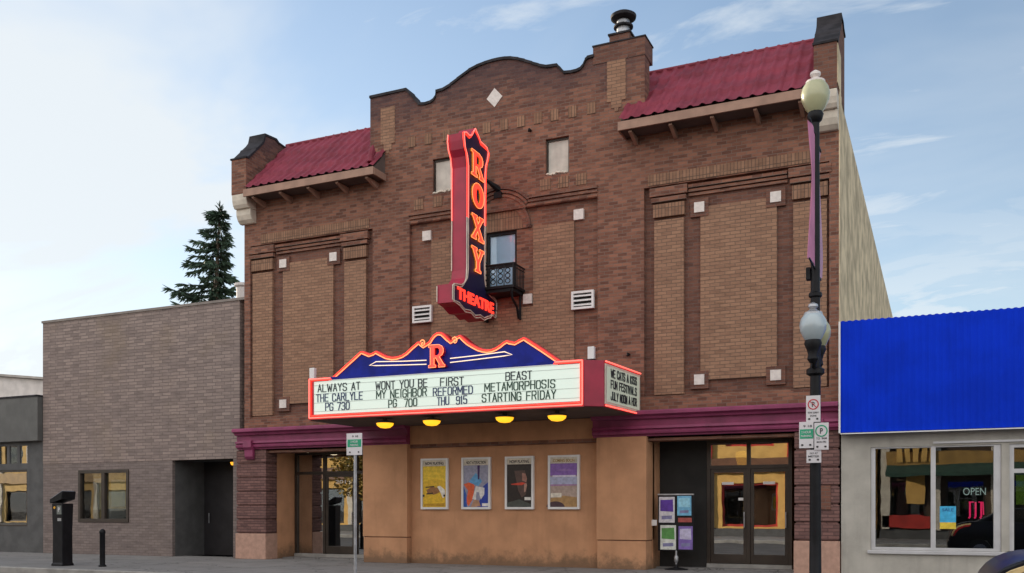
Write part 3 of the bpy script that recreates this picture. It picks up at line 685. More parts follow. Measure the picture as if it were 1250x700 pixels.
def inset(P, dd):
    out = []
    for i, (x, z) in enumerate(P):
        a = P[max(0, i - 1)]; b = P[min(len(P) - 1, i + 1)]
        tx, tz = b[0] - a[0], b[1] - a[1]; l = math.hypot(tx, tz) or 1
        out.append((x + tz / l * dd, z - tx / l * dd))
    return out
in1 = inset([(ped[0][0] - .16, ped[0][1] - .11)] + ped + [(ped[-1][0] + .16, ped[-1][1] - .10)], .085)
def clip(P, z):
    out = []
    for a, b in zip(P[:-1], P[1:]):
        if a[1] >= z and not out: out.append(a)
        if (a[1] < z) != (b[1] < z): t = (z - a[1]) / (b[1] - a[1]); out.append((a[0] + t * (b[0] - a[0]), z))
        if b[1] >= z: out.append(b)
    return out
ped_ext = [(ped[0][0] - .02, zb - .2)] + ped + [(ped[-1][0] + .02, zb - .2)]
in1 = clip(in1, zb + .012)
MB().prism([(in1[0][0], zb + .008)] + in1 + [(in1[-1][0], zb + .008)], YP - .012, YP - .002).build('pediment_face', NAVY, ma)
for dd, r_, m__ in ((.075, .014, NEONO), (.035, .014, NEON)):
    q = clip(inset([(ped[0][0] - .16, ped[0][1] - .11)] + ped + [(ped[-1][0] + .16, ped[-1][1] - .10)], dd), zb + .015)
    MB().tube([(x, YP - .035, z) for x, z in q], r_, 6).build('pediment_neon', m__, ma)
for cx_, sgn in ((-10.47, 1), (-9.66, -1)):
    MB().tube([(cx_ + .09 * t * math.cos(sgn * t * 9) * .8, YP - .04, 5.06 + .09 * t * math.sin(t * 9)) for t in [i / 16 for i in range(17)]], .013, 6).build('scroll_neon', NEONO, ma)
for sg in (1, -1):
    P = [(-10.08 + sg * x, z) for x, z in ((.30, 4.70), (.95, 4.72), (1.62, 4.755), (1.80, 4.68), (1.62, 4.665), (.95, 4.635), (.30, 4.61))]
    P = [(x, z - .02) for x, z in P]
    k = MB()
    for seg in (P[0:2], P[1:3], P[2:5], P[4:6], P[5:7]): k.tube([(x, YP - .03, z) for x, z in seg], .011, 6)
    k.build('pediment_bar_neon', NEONW, ma)
# the letter R with slab serifs
def letterR(s, x, z): return [[(x + a * s, z + b * s) for a, b in l] for l in (
    [(0, 0), (.36, 0), (.36, .10), (.28, .12), (.28, .42), (.36, .42), (.56, .10), (.50, .10), (.50, 0), (.82, 0), (.82, .10), (.76, .12), (.54, .46), (.68, .54), (.74, .66), (.74, .80), (.66, .93), (.50, 1), (0, 1), (0, .90), (.09, .88), (.09, .12), (0, .10)],
    [(.28, .53), (.44, .53), (.53, .60), (.55, .70), (.53, .82), (.44, .88), (.28, .88)])]
o_, h_ = letterR(.50, -10.27, 4.49)
MB().prism(o_, YP - .10, YP - .012, [h_]).build('pediment_letter', REDEN, ma)
o_, h_ = letterR(.485, -10.263, 4.497)
MB().prism(o_, YP - .125, YP - .101, [h_]).build('pediment_letter_neon', NEON, ma)
MB().tube([(x, YP - .13, z) for x, z in letterR(.50, -10.27, 4.49)[0]], .007, 5, True).build('pediment_letter_outline', NEONO, ma)
# lamps beneath, upright posts above
for px, py in ((470, 517), (527, 514), (616, 510), (680, 508)):
    x, z = F(px, py, -1.95)
    lp = MB().lathe((x, -1.95, z), [(.03, -.115), (.12, -.10), (.185, -.05), (.205, .01), (.19, .03)], 22).build('marquee_lamp', BULB, ma, smooth=True)
    MB().lathe((x, -1.95, z), [(.215, .0), (.22, .03), (.12, .055), (.05, .07), (.05, MZ0 - .013 - z)], 18).build('lamp_fitting', BRONZE, lp, smooth=True)
for px, py in ((382, 458), (722, 434)):
    x, z = F(px, py, -2.15)
    MB().box(x - .07, x + .07, -2.2, -2.1, MZ1 + .03, MZ1 + .29).build('marquee_post', WHITE, ma, bevel=.01)
    MB().box(x - .09, x + .09, -2.22, -2.08, MZ1 + .0, MZ1 + .03).build('post_base', BLACK, ma)

# ------------------------------------------------------------------ blade sign
bs = thing('blade_sign', 'tall red vertical theatre sign with neon letters projecting from the brick wall above the marquee', 'sign', (-10.0, -.02, 8))
BXR, BXL = -9.80, -10.19
out_b = [(-1.06, 10.20), (-.98, 10.12), (-.89, 10.06), (-.80, 9.99), (-.62, 9.985), (-.47, 9.97), (-.40, 9.86), (-.46, 9.65), (-.54, 9.50), (-.58, 9.27), (-.60, 8.07), (-.62, 7.19), (-.60, 6.80), (-.54, 6.66), (-.38, 6.56), (.03, 6.45), (.06, 6.20), (.0, 5.98), (-.15, 6.02), (-.28, 5.93), (-.44, 5.88), (-.60, 5.81), (-.80, 5.84), (-1.06, 5.78), (-1.30, 5.85), (-1.57, 5.82), (-1.85, 5.92), (-2.11, 5.96), (-2.11, 6.37), (-1.74, 6.43), (-1.58, 6.52), (-1.46, 6.64), (-1.42, 6.84), (-1.40, 9.20), (-1.46, 9.42), (-1.56, 9.56), (-1.60, 9.74), (-1.62, 9.90), (-1.50, 9.95), (-1.36, 9.93), (-1.22, 9.99), (-1.14, 10.10)]
MB().prism(out_b, BXL, BXR, axis='X').build('sign_case', CRIM, bs)
def inset2(P, dd):
    n = len(P); out = []
    for i in range(n):
        a, b = P[i - 1], P[(i + 1) % n]; tx, tz = b[0] - a[0], b[1] - a[1]; l = math.hypot(tx, tz) or 1
        out.append((P[i][0] - (-tz) / l * -dd, P[i][1] - tx / l * dd))
    return out
inb = inset2(out_b, .05)
MB().prism(out_b, BXR + .002, BXR + .012, axis='X').build('sign_trim', REDEN, bs)
MB().prism(inset2(out_b, .085), BXR + .013, BXR + .022, axis='X').build('sign_face', NAVYD, bs)
hot = [p for p in inset2(out_b, .02)]
def split_tube(name, dd, x, r, top, bottom, zs=7.9):
    P = inset2(out_b, dd); n = len(P)
    a, b = MB(), MB()
    for i in range(n):
        p, q = P[i], P[(i + 1) % n]
        (a if (p[1] + q[1]) / 2 > zs else b).tube([(x, p[0], p[1]), (x, q[0], q[1])], r, 6)
    a.build(name, top, bs); b.build(name, bottom, bs)
# long sides need a joint where the tube changes colour
for i in range(len(out_b) - 1, 0, -1):
    (y0, z0), (y1, z1) = out_b[i - 1], out_b[i]
    if abs(z1 - z0) > 1.5: out_b.insert(i, ((y0 + y1) / 2, (z0 + z1) / 2 ))
split_tube('outline_neon', .015, BXR + .035, .014, NEONP, NEOFF)
split_tube('inner_neon', .075, BXR + .03, .013, NEON, NEOFF)
fr = [(-1.60, 9.90), (-1.62, 9.74), (-1.57, 9.56), (-1.47, 9.42), (-1.42, 9.20)]
a = MB().tube([(BXL, y - .02, z) for y, z in fr] + [(BXL, -1.43, 8.0)], .016, 6).build('edge_neon', NEONP, bs)
MB().tube([(BXL, -1.43, 7.99), (BXL, -1.44, 6.84)], .014, 6).tube([(BXL, -2.13, 5.99), (BXL, -2.13, 6.34)], .014, 6).build('edge_neon', NEOFF, bs)
# ROXY in heavy slab letters
def slabletters(ch, y0, y1, z0, z1):
    L = {'R': letterR(1, 0, 0),
         'O': [[(.5 + .46 * math.cos(t), .5 + .5 * math.sin(t)) for t in [i * math.pi / 12 for i in range(24)]], [(.5 + .19 * math.cos(t), .5 + .32 * math.sin(t)) for t in [i * math.pi / 12 for i in range(24)]]],
         'X': [[(0, 0), (.36, 0), (.36, .10), (.31, .12), (.47, .36), (.62, .12), (.56, .10), (.56, 0), (1, 0), (1, .10), (.92, .12), (.61, .53), (.88, .88), (.95, .90), (.95, 1), (.60, 1), (.60, .90), (.65, .88), (.51, .67), (.38, .88), (.44, .90), (.44, 1), (.02, 1), (.02, .90), (.09, .88), (.37, .50), (.07, .12), (0, .10)]],
         'Y': [[(.28, 0), (.74, 0), (.74, .10), (.64, .12), (.64, .42), (.90, .88), (1, .90), (1, 1), (.64, 1), (.64, .90), (.70, .88), (.53, .56), (.35, .88), (.42, .90), (.42, 1), (0, 1), (0, .90), (.10, .88), (.37, .42), (.37, .12), (.28, .10)]]}[ch]
    wd = max(a for a, b in L[0])
    return [[(y0 + a / wd * (y1 - y0), z0 + b * (z1 - z0)) for a, b in l] for l in L]
for ch, z0, z1 in (('R', 9.05, 9.64), ('O', 8.36, 8.93), ('X', 7.60, 8.17), ('Y', 6.86, 7.42)):
    l = slabletters(ch, -1.31, -.68, z0, z1)
    MB().prism(l[0], BXR + .023, BXR + .05, l[1:], axis='X').build('sign_letter', YELLOWP, bs)
    cy_, cz_ = -.985, (z0 + z1) / 2
    k = [[(cy_ + .025 + (a - cy_) * .93, cz_ + (b - cz_) * .95) for a, b in q] for q in l]
    MB().prism(k[0], BXR + .051, BXR + .062, k[1:], axis='X').build('letter_neon', NEON, bs)
    MB().tube([(BXR + .066, a, b) for a, b in l[0]], .0075, 5, True).build('letter_outline', NEONO, bs)
text('sign_word', 'THEATRE', NEON, bs, (BXR + .04, -1.03, 6.08), .25, 1.86, (90, 0, 90), .02, .04)
MB().tube([(-9.95, -.60, 9.24), (-9.80, -.35, 9.20), (-9.66, -.02, 9.08)], [.035, .04, .085], 8).build('support_arm', BLACK, bs, smooth=True)
box('support_plate', BLACK, bs, -9.76, -9.56, -.10, -.06, 8.86, 9.0)
MB().tube([(-10.0, -.60, 7.3), (-10.0, .0, 7.35)], .03, 6).tube([(-10.0, -.2, 6.3), (-10.0, .05, 6.3)], .04, 6).build('support_arm', BLACK, bs)

# ------------------------------------------------------------------ posters
def disc(cx_, cz_, rx, rz, n=14, a0=0, a1=360): return [(cx_ + rx * math.cos(R(a0 + (a1 - a0) * i / n)), cz_ + rz * math.sin(R(a0 + (a1 - a0) * i / n))) for i in range(n + (0 if a1 - a0 == 360 else 1))]
PC = {}
def pc(c):
    if c not in PC: PC[c] = plain('poster_ink', c, .35, var=.16, scale=14, spec=.4)
    return PC[c]
def poster(x0, x1, label, ground, art, head, headc=(.02, .02, .02)):
    z0, z1 = 1.36, 2.63
    t = thing('poster_frame', label, 'poster', ((x0 + x1) / 2, -.0, z0), 'framed posters on the tan wall')
    MB().prism(rect(x0, x1, z0, z1), -.035, .048, [rect(x0 + .055, x1 - .055, z0 + .055, z1 - .05)]).build('frame', WHITE, t, bevel=.006)
    box('header', pc((.62, .56, .46)), t, x0 + .056, x1 - .056, -.012, .046, z1 - .19, z1 - .051)
    sh = box('sheet', pc(ground), t, x0 + .056, x1 - .056, -.010, .046, z0 + .056, z1 - .195)
    text('header_lettering', head, pc(headc), t, ((x0 + x1) / 2, -.014, z1 - .158), .07, (x1 - x0) * .68, depth=.003, bold=.03)
    wd, ht = x1 - x0 - .112, z1 - z0 - .251
    for i, (c, pts) in enumerate(art):
        y = -.0115 - .0012 * i
        MB().prism([(x0 + .056 + a * wd, z0 + .056 + b * ht) for a, b in pts], y, y + .0008).build('print', pc(c), sh)
poster(-11.83, -11.06, 'bright yellow framed poster, leftmost of the four on the tan wall', (.72, .45, .03), [
    ((.80, .55, .04), [(.0, .62), (.5, .70), (1, .62), (1, 1), (0, 1)]), ((.30, .14, .05), [(.15, .42), (.40, .50), (.62, .47), (.80, .40), (.66, .34), (.45, .30), (.38, .36), (.2, .34)]),
    ((.78, .74, .66), [(.62, .50), (.75, .52), (.95, .42), (.97, .26), (.86, .22), (.78, .34)]), ((.05, .03, .02), [(.12, .50), (.5, .52), (.5, .49), (.12, .47)]), ((.05, .03, .02), [(.16, .34), (.44, .36), (.44, .32), (.16, .31)]),
    ((.02, .02, .02), disc(.03, .28, .05, .03)), ((.02, .02, .02), disc(.93, .28, .04, .03)), ((.5, .28, .02), [(.05, .02), (.95, .02), (.95, .10), (.05, .08)])], 'NOW PLAYING')
poster(-10.68, -9.89, 'framed poster of blue, red and white shapes on the tan wall', (.30, .30, .40), [
    ((.02, .05, .35), [(.55, 0), (1, 0), (1, .60), (.8, .5), (.7, .25)]), ((.70, .12, .04), [(.0, .55), (.35, .62), (.45, .5), (.38, .2), (.2, .02), (.1, .12), (.18, .4)]), ((.03, .10, .40), [(.0, .0), (.14, .0), (.12, .3), (.0, .5)]),
    ((.12, .35, .62), [(.2, .6), (.5, .82), (.75, .62), (.6, .5), (.4, .55)]), ((.05, .02, .12), [(.58, .66), (.64, .66), (.66, 1), (.56, 1)]), ((.72, .70, .68), [(.36, .2), (.5, .5), (.85, .46), (.84, .3), (.7, .18), (.62, .36), (.52, .36), (.5, .16)]),
    ((.45, .25, .15), [(.3, 0), (.7, .02), (.62, .16), (.42, .18)]), ((.75, .73, .7), [(.75, .02), (1, .02), (1, .09), (.75, .09)])], 'NEXT ATTRACTION')
poster(-9.50, -8.75, 'near black framed poster with a face in profile and a red beam', (.025, .018, .016), [
    ((.10, .06, .05), [(.30, .85), (.72, .86), (.80, .7), (.82, .56), (.78, .30), (.60, .22), (.45, .4)]), ((.34, .17, .13), [(.62, .80), (.76, .78), (.82, .66), (.78, .58), (.62, .62)]), ((.42, .24, .19), [(.70, .56), (.80, .55), (.82, .50), (.76, .36), (.70, .34)]),
    ((.62, .06, .03), [(.15, .54), (.60, .58), (.78, .56), (.60, .51), (.2, .52)]), ((.07, .08, .07), [(.0, .10), (.5, .18), (1, .06), (1, 0), (0, 0)]), ((.74, .72, .68), [(.72, .16), (.98, .16), (.98, .23), (.72, .23)])], 'NOW PLAYING')
poster(-8.38, -7.59, 'framed poster fading from purple to sandy brown, rightmost of the four', (.42, .32, .27), [
    ((.24, .12, .42), [(0, .72), (1, .72), (1, 1), (0, 1)]), ((.40, .42, .58), [(0, .52), (1, .52), (1, .70), (0, .70)]), ((.66, .62, .74), [(.08, .69), (.94, .69), (.94, .73), (.08, .73)]), ((.36, .20, .36), [(.0, .48), (1, .49), (1, .52), (0, .52)]), ((.30, .17, .44), [(.2, .84), (.5, .88), (.85, .84), (.5, .82)]),
    ((.40, .24, .10), [(.0, .0), (1, 0), (1, .22), (.5, .26), (0, .2)]), ((.07, .04, .05), disc(.2, .0, .34, .13, 12, 0, 180)), ((.72, .66, .56), [(.02, .22), (.42, .22), (.42, .32), (.02, .32)])], 'COMING SOON', (.35, .22, .05))

# ------------------------------------------------------------------ notice stand in front of the right entrance
nx, ny = -5.38, .28
ns_ = thing('notice_stand', 'black pedestal stand with four purple and blue flyers beside the glass doors', 'display stand', (nx, ny, 0))
MB().lathe((nx, ny, 0), [(.26, 0), (.26, .02), (.06, .05), (.035, .07), (.03, .12)], 24).build('base', BLACK, ns_, smooth=True)
MB().tube([(nx, ny, .05), (nx, ny, .44)], .022, 8).lathe((nx, ny, .16), [(.03, 0), (.05, .04), (.05, .12), (.03, .16)], 12).build('post', GALV, ns_, smooth=True)
bxa, bxb = nx - .42, nx + .40
MB().box(bxa, bxb, ny - .02, ny + .02, .42, 1.68).build('board', BLACK, ns_, bevel=.01)
box('top_rail', GALV, ns_, bxa, bxb, ny - .035, ny + .03, 1.68, 1.71)
for (a, b, z0, z1, c, c2) in ((bxa + .03, bxa + .39, 1.06, 1.64, (.60, .58, .62), (.10, .04, .30)), (bxa + .45, bxa + .77, 1.22, 1.66, (.16, .42, .62), (.30, .60, .74)), (bxa + .06, bxa + .42, .45, 1.00, (.62, .64, .60), (.10, .28, .08)), (bxa + .48, bxa + .80, .46, .98, (.20, .13, .40), (.48, .45, .62))):
    fl_ = box('flyer', pc(c), ns_, a, b, ny - .026, ny - .021, z0, z1)
    h = z1 - z0
    MB().prism([(a + .03, z0 + h * .45), (b - .03, z0 + h * .42), (b - .04, z0 + h * .9), (a + .03, z0 + h * .88)], ny - .029, ny - .0265).build('print', pc(c2), fl_)
    MB().prism([(a + .06, z0 + h * .12), (b - .06, z0 + h * .14), (b - .06, z0 + h * .28), (a + .06, z0 + h * .26)], ny - .029, ny - .0265).build('print', pc((.2, .2, .35)), fl_)
box('flyer', pc((.35, .08, .07)), ns_, bxa + .47, bxa + .78, ny - .026, ny - .021, 1.07, 1.17)
box('small_card', WHITE, ns_, bxa - .17, bxa - .03, ny + .0, ny + .01, .99, 1.12)

# ------------------------------------------------------------------ plain brick building on the left
lb = thing('brick_annex', 'plain windowless-topped grey brown brick building left of the theatre', 'building', (-21.5, .2, 0))
lx0, lx1, ly = -25.46, -17.66, .05
MB().prism(rect(lx0, lx1, 2.78, 7.17), ly, ly + .4).build('front_wall', GREYB, lb)
wn_ = (-23.90, -21.83, .98, 2.55); dr_ = (-20.14, -17.90, 0, 2.77)
MB().prism([(lx0, 0), (dr_[0], 0), (dr_[0], 2.778), (lx0, 2.778)], ly + .012, ly + .12, [rect(*wn_)]).build('front_wall', GREYB2, lb)
MB().prism(rect(dr_[1], lx1, 0, 2.778), ly + .012, ly + .12).build('front_wall', GREYB2, lb)
box('roof_edge', plain('roof_flashing', (.20, .17, .15), .6), lb, lx0 - .03, lx1 + .2, ly - .03, ly + .45, 7.17, 7.24)
box('side_wall', GREYB2, lb, lx0, lx0 + .3, ly + .401, 26, 0, 7.1); box('flat_roof', ROOFTAR, lb, lx0 + .301, lx1 + .2, ly + .401, 26, 6.7, 6.85)
wf = MB().prism(rect(*wn_), ly - .02, ly + .14, [rect(wn_[0] + .09, -22.93, wn_[2] + .10, wn_[3] - .09), rect(-22.80, wn_[1] - .09, wn_[2] + .10, wn_[3] - .09)]).build('window', BRONZE, lb)
box('pane', DARKGLASS, wf, wn_[0] + .09, wn_[1] - .09, ly + .06, ly + .066, wn_[2] + .1, wn_[3] - .09)
box('window_backing', plain('painted_yellow_reflection', (.78, .46, .10), .7, var=.35, scale=5), wf, wn_[0] + .08, wn_[1] - .08, ly + .10, ly + .11, wn_[2] + .40, wn_[3] - .05); box('window_backing', ROOM, wf, wn_[0] + .08, wn_[1] - .08, ly + .10, ly + .11, wn_[2] + .05, wn_[2] + .399)  # yellow upper board: reflection of the sunlit street painted behind the pane
box('window_poster', pc((.92, .88, .80)), wf, -23.70, -23.05, ly + .075, ly + .08, 1.35, 2.3); box('window_poster', pc((.85, .70, .42)), wf, -22.62, -22.06, ly + .075, ly + .08, 1.45, 2.25)
box('doorway_side', DARKST, lb, dr_[0] - .1, dr_[0], ly + .121, 2.0, 0, 2.8); box('doorway_side', DARKST, lb, dr_[1], dr_[1] + .1, ly + .121, 2.0, 0, 2.8)
box('doorway_ceiling', DARKST, lb, dr_[0], dr_[1], ly + .121, 2.0, 2.78, 2.9)
dk = plain('dark_door', (.022, .020, .022), .5, var=.25)
dd_ = box('door', dk, lb, dr_[0], dr_[0] + 1.12, 1.35, 1.42, 0, 2.78); box('door', dk, lb, dr_[0] + 1.14, dr_[1], 1.30, 1.37, 0, 2.78)
MB().tube([(dr_[0] + .25, 1.28, .95), (dr_[0] + .25, 1.28, 1.25)], .015, 6).build('handle', GALV, dd_)
lo = MB().lathe((-18.30, .62, 2.66), [(.03, -.05), (.12, -.03), (.15, .04), (.12, .07)], 16).build('doorway_lamp', LAMPO, lb, smooth=True)
MB().lathe((-18.30, .62, 2.66), [(.155, .05), (.16, .08), (.08, .12)], 16).build('lamp_fitting', BRONZE, lo)

# ------------------------------------------------------------------ low shop far left
fb = thing('low_shop', 'low dark shop front with deep grey fascia at the far left edge', 'shop', (-30, .2, 0))
fx0, fx1 = -36.0, -25.47
GF = plain('charcoal_fascia', (.105, .105, .10), .7, var=.12, streak=.3)
box('fascia', GF, fb, fx0, fx1 - .02, -.12, .5, 3.50, 4.88, .015)
box('fascia_cap', COPING, fb, fx0, fx1 - .01, -.15, .52, 4.88, 4.93)
hl = [rect(-27.85 - k * .62, -27.42 - k * .62, 2.82, 3.38) for k in range(0, 10)]
hl = [rect(-26.55 - k * .47, -26.20 - k * .47, 2.82, 3.38) for k in range(8)]
hl += [rect(-28.6, -26.20, .82, 2.62), rect(-31.6, -28.9, .82, 2.62)]
MB().prism(rect(fx0, fx1 - .003, 0, 3.499), .08, .4, hl).build('front_wall', DARKST, fb)
box('transom_glass', GLASS, fb, -30.1, -26.2, .11, .116, 2.82, 3.38)
for a, b in ((-28.6, -26.2), (-31.6, -28.9)):
    wf = MB().prism(rect(a + .002, b - .002, .822, 2.618), .10, .3, [rect(a + .06, b - .06, .88, 2.56)]).build('shop_window', BRONZE, fb)
    box('pane', GLASS, wf, a + .06, b - .06, .2, .206, .88, 2.56)
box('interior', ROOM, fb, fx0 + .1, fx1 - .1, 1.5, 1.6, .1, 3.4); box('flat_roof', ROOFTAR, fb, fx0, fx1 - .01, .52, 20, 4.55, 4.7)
box('side_wall', DARKST, fb, fx0, fx0 + .2, .51, 20, 0, 4.5)
hb = thing('pale_hall', 'pale long roofed hall rising behind the low shop at far left', 'building', (-43, 14, 0))
MB().prism([(-52, 0), (-34, 0), (-34, 6.95), (-43, 7.95), (-52, 7.4)], 10, 24).build('wall', OFFW, hb)
MB().prism([(-52.2, 7.4), (-43, 7.96), (-33.8, 6.96), (-33.8, 7.06), (-43, 8.07), (-52.2, 7.5)], 9.8, 24.2).build('roof', plain('hall_roof', (.36, .33, .30), .7), hb)
# white flue pipe on the annex roof
tag(MB().tube([(-24.4, 8, 6.85), (-24.4, 8, 9.9)], .22, 10).lathe((-24.4, 8, 9.9), [(.22, 0), (.30, .05), (.30, .14), (.1, .2)], 14).build('roof_pipe', OFFW), 'white round pipe on the flat roof of the brick annex, before the spruce', 'pipe')

# ------------------------------------------------------------------ shop on the right with blue metal fascia
rb = thing('blue_shop', 'beige stucco shop with big bright blue sheet metal fascia right of the theatre', 'shop', (2, .2, 0))
rx0, rx1 = -1.83, 8.6
m_ = MB(); n = 84; pf = []
L0, L1 = -1.82, 8.6
for i in range(n * 4 + 1):
    x = L0 + (L1 - L0) * i / (n * 4); ph = (i % 4); pf.append((x, -.30 - (.016 if ph in (1, 2) else 0)))
ring0 = [(x, y, 2.92) for x, y in pf]; ring1 = [(x, y, 5.18 + (.012 if i % 4 in (1, 2) else 0)) for i, (x, y) in enumerate(pf)]
va = [m_.bm.verts.new(p) for p in ring0]; vb = [m_.bm.verts.new(p) for p in ring1]
for i in range(len(va) - 1): m_.bm.faces.new((va[i], va[i + 1], vb[i + 1], vb[i]))
bf = m_.build('blue_fascia', BLUE, rb)
box('fascia_backing', plain('dark_blue_edge', (.01, .03, .2), .5), bf, L0 + .002, L1, -.295, -.02, 2.90, 5.17)
box('fascia_edge', WHITE, bf, L0 - .035, L0 - .0, -.335, -.02, 2.91, 5.18)
box('fascia_drip', WHITE, bf, L0, L1, -.34, -.30, 2.885, 2.905)
BW = [(-1.26, 1.10, .53, 2.62), (1.24, 2.25, 0, 2.62), (2.4, 5.6, .53, 2.62)]
MB().prism([(rx0, 0), (1.24, 0), (1.24, 2.62), (2.25, 2.62), (2.25, 0), (rx1, 0), (rx1, 2.9), (rx0, 2.9)], -.06, .3, [rect(*BW[0]), rect(*BW[2])]).build('front_wall', BEIGE, rb)
box('parapet_wall', BEIGE, rb, rx0, rx1, -.018, .3, 2.905, 5.1); box('side_wall', BEIGE, rb, rx0, rx0 + .25, .301, 22, 0, 4.9); box('flat_roof', ROOFTAR, rb, rx0 + .251, rx1, .301, 22, 4.6, 4.75)
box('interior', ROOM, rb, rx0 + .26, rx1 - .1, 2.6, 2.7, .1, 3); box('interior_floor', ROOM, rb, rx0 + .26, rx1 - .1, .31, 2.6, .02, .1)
for a, b, z0, z1 in (BW[0], BW[2]):
    mid = -.10 if a < 0 else (a + b) / 2
    wf = MB().prism(rect(a + .002, b - .002, z0 + .002, z1 - .002), -.03, .12, [rect(a + .085, mid - .045, z0 + .06, z1 - .03), rect(mid + .045, b - .13, z0 + .06, z1 - .03)]).build('shop_window', ALU, rb, bevel=.006)
    box('pane', DARKGLASS, wf, a + .085, b - .13, .045, .051, z0 + .06, z1 - .03)
    box('window_sill', ALU, wf, a - .06, b + .06, -.13, -.062, z0 - .07, z0 - .0, .008)
wf = MB().prism(rect(1.242, 2.248, .0, 2.618), -.02, .10, [rect(1.32, 2.17, .12, 2.06), rect(1.32, 2.17, 2.14, 2.55)]).build('shop_door', ALU, rb)
box('pane', DARKGLASS, wf, 1.32, 2.17, .04, .046, .12, 2.55)
box('door_poster', pc((.30, .48, .04)), wf, 1.36, 1.85, .06, .065, 1.45, 2.02); box('awning_track', ALU, rb, -.1, 8, -.10, -.062, 2.66, 2.70)
text('open_lettering', 'OPEN', OPENW, rb, (.64, .10, 1.64), .15, .40, depth=.01, bold=.0)
m_ = MB()
for x in (.56, .66, .76): m_.tube([(x, .11, 1.50), (x, .11, 1.22), (x - .02, .11, 1.18)], .017, 6)
m_.tube([(.54, .11, 1.50), (.63, .11, 1.50)], .012, 5).tube([(.71, .11, 1.50), (.79, .11, 1.50), (.80, .11, 1.25)], .012, 5)
m_.build('open_neon', OPENR, rb)
wp = box('window_notice', pc((.06, .42, .70)), rb, .02, .31, .040, .0435, 1.10, 1.42); box('window_notice_foot', pc((.75, .55, .06)), rb, .02, .31, .040, .0435, .97, 1.099)
text('notice_lettering', 'SALE', pc((.02, .1, .3)), wp, (.165, .037, 1.32), .06, .2, depth=.002)

# ------------------------------------------------------------------ street furniture
def hexpost(name, mat, parent, x, y, prof): return MB().lathe((x, y, 0), prof, 12).build(name, mat, parent, smooth=True)
LX, LY = -1.80, -4.75
lamp = thing('street_lamp', 'tall black street lamp with cream acorn globe on top and two lower globes', 'street lamp', (LX, LY, 0))
hexpost('post', BLACK, lamp, LX, LY, [(.22, 0), (.22, .10), (.17, .16), (.14, .24), (.095, .32), (.09, 1.0), (.086, 2.0), (.08, 3.9), (.075, 4.0), (.07, 6.0), (.062, 7.55), (.11, 7.6), (.13, 7.68), (.10, 7.74)])
def acorn(cx_, cy_, cz_, s, m):
    g = MB().lathe((cx_, cy_, cz_), [(.10 * s, 0), (.15 * s, .06 * s), (.215 * s, .20 * s), (.225 * s, .30 * s), (.20 * s, .40 * s), (.14 * s, .49 * s), (.12 * s, .50 * s)], 24).build('globe', m, lamp, smooth=True)
    MB().lathe((cx_, cy_, cz_), [(.155 * s, .465 * s), (.15 * s, .50 * s), (.09 * s, .53 * s), (.05 * s, .56 * s), (.085 * s, .60 * s), (.08 * s, .64 * s), (.02 * s, .68 * s)], 16).build('globe_cap', GALV if m != GLOBE else TILE, g, smooth=True)
acorn(LX, LY, 7.72, 1.0, GLOBE)
GG = plain('frosted_globe', (.40, .47, .50), .18, var=.05, spec=.7)
for dy, m in ((-.31, GG), (.31, GLOBE)):
    MB().tube([(LX, LY, 3.72), (LX, LY + dy * .5, 3.62), (LX, LY + dy, 3.70)], .035, 8).lathe((LX, LY + dy, 3.66), [(.05, 0), (.09, .06), (.075, .14), (.10, .22), (.135, .30), (.12, .36)], 16).build('lamp_arm', BLACK, lamp, smooth=True)
    acorn(LX, LY + dy, 3.99, .92, m)
MB().lathe((LX, LY, 4.75), [(.08, 0), (.105, .02), (.105, .07), (.08, .09)], 14).lathe((LX, LY, 3.5), [(.10, 0), (.14, .03), (.14, .1), (.1, .13)], 14).build('post_collar', BLACK, lamp, smooth=True)
MB().tube([(LX, LY - .75, 7.35), (LX, LY + .75, 7.35)], .016, 6).tube([(LX, LY - .75, 5.20), (LX, LY + .75, 5.20)], .016, 6).build('banner_arm', BLACK, lamp)
box('junction_box', BLACK, lamp, LX - .14, LX - .07, LY - .06, LY + .06, 5.04, 5.24, .008)
def banner(y0, y1, label, c, ph):
    m_ = MB(); n = 10; fr, bk = [], []
    rings = []
    for j in range(13):
        z = 5.22 + (7.33 - 5.22) * j / 12; ring = []
        pts_ = []
        for i in range(n + 1):
            y = y0 + (y1 - y0) * i / n; off = .035 * math.sin(i / n * 5 + j * .45 + ph) * (i / n)
            pts_.append((LX + off, y, z))
        rings.append([(x - .004, y, z) for x, y, z in pts_] + [(x + .004, y, z) for x, y, z in reversed(pts_)])
    m_.rings(rings)
    tag(m_.build('banner', plain('banner_cloth', c, .8, var=.12, scale=2)), label, 'banner', 'banners on the lamp post')
banner(LY - .10, LY - .72, 'pink banner on the street side of the lamp post', (.52, .19, .32), 0)
banner(LY + .10, LY + .72, 'pale mauve banner on the wall side of the lamp post', (.50, .30, .44), 2)
GREENS = plain('sign_green', (.01, .32, .17), .4); SIGNW = plain('sign_white', (.66, .64, .66), .45, var=.06); REDS = plain('sign_red', (.55, .03, .05), .4); BOLT = plain('bolt', (.03, .03, .03), .4)
SY = LY - .16
sign_rot = R(0)
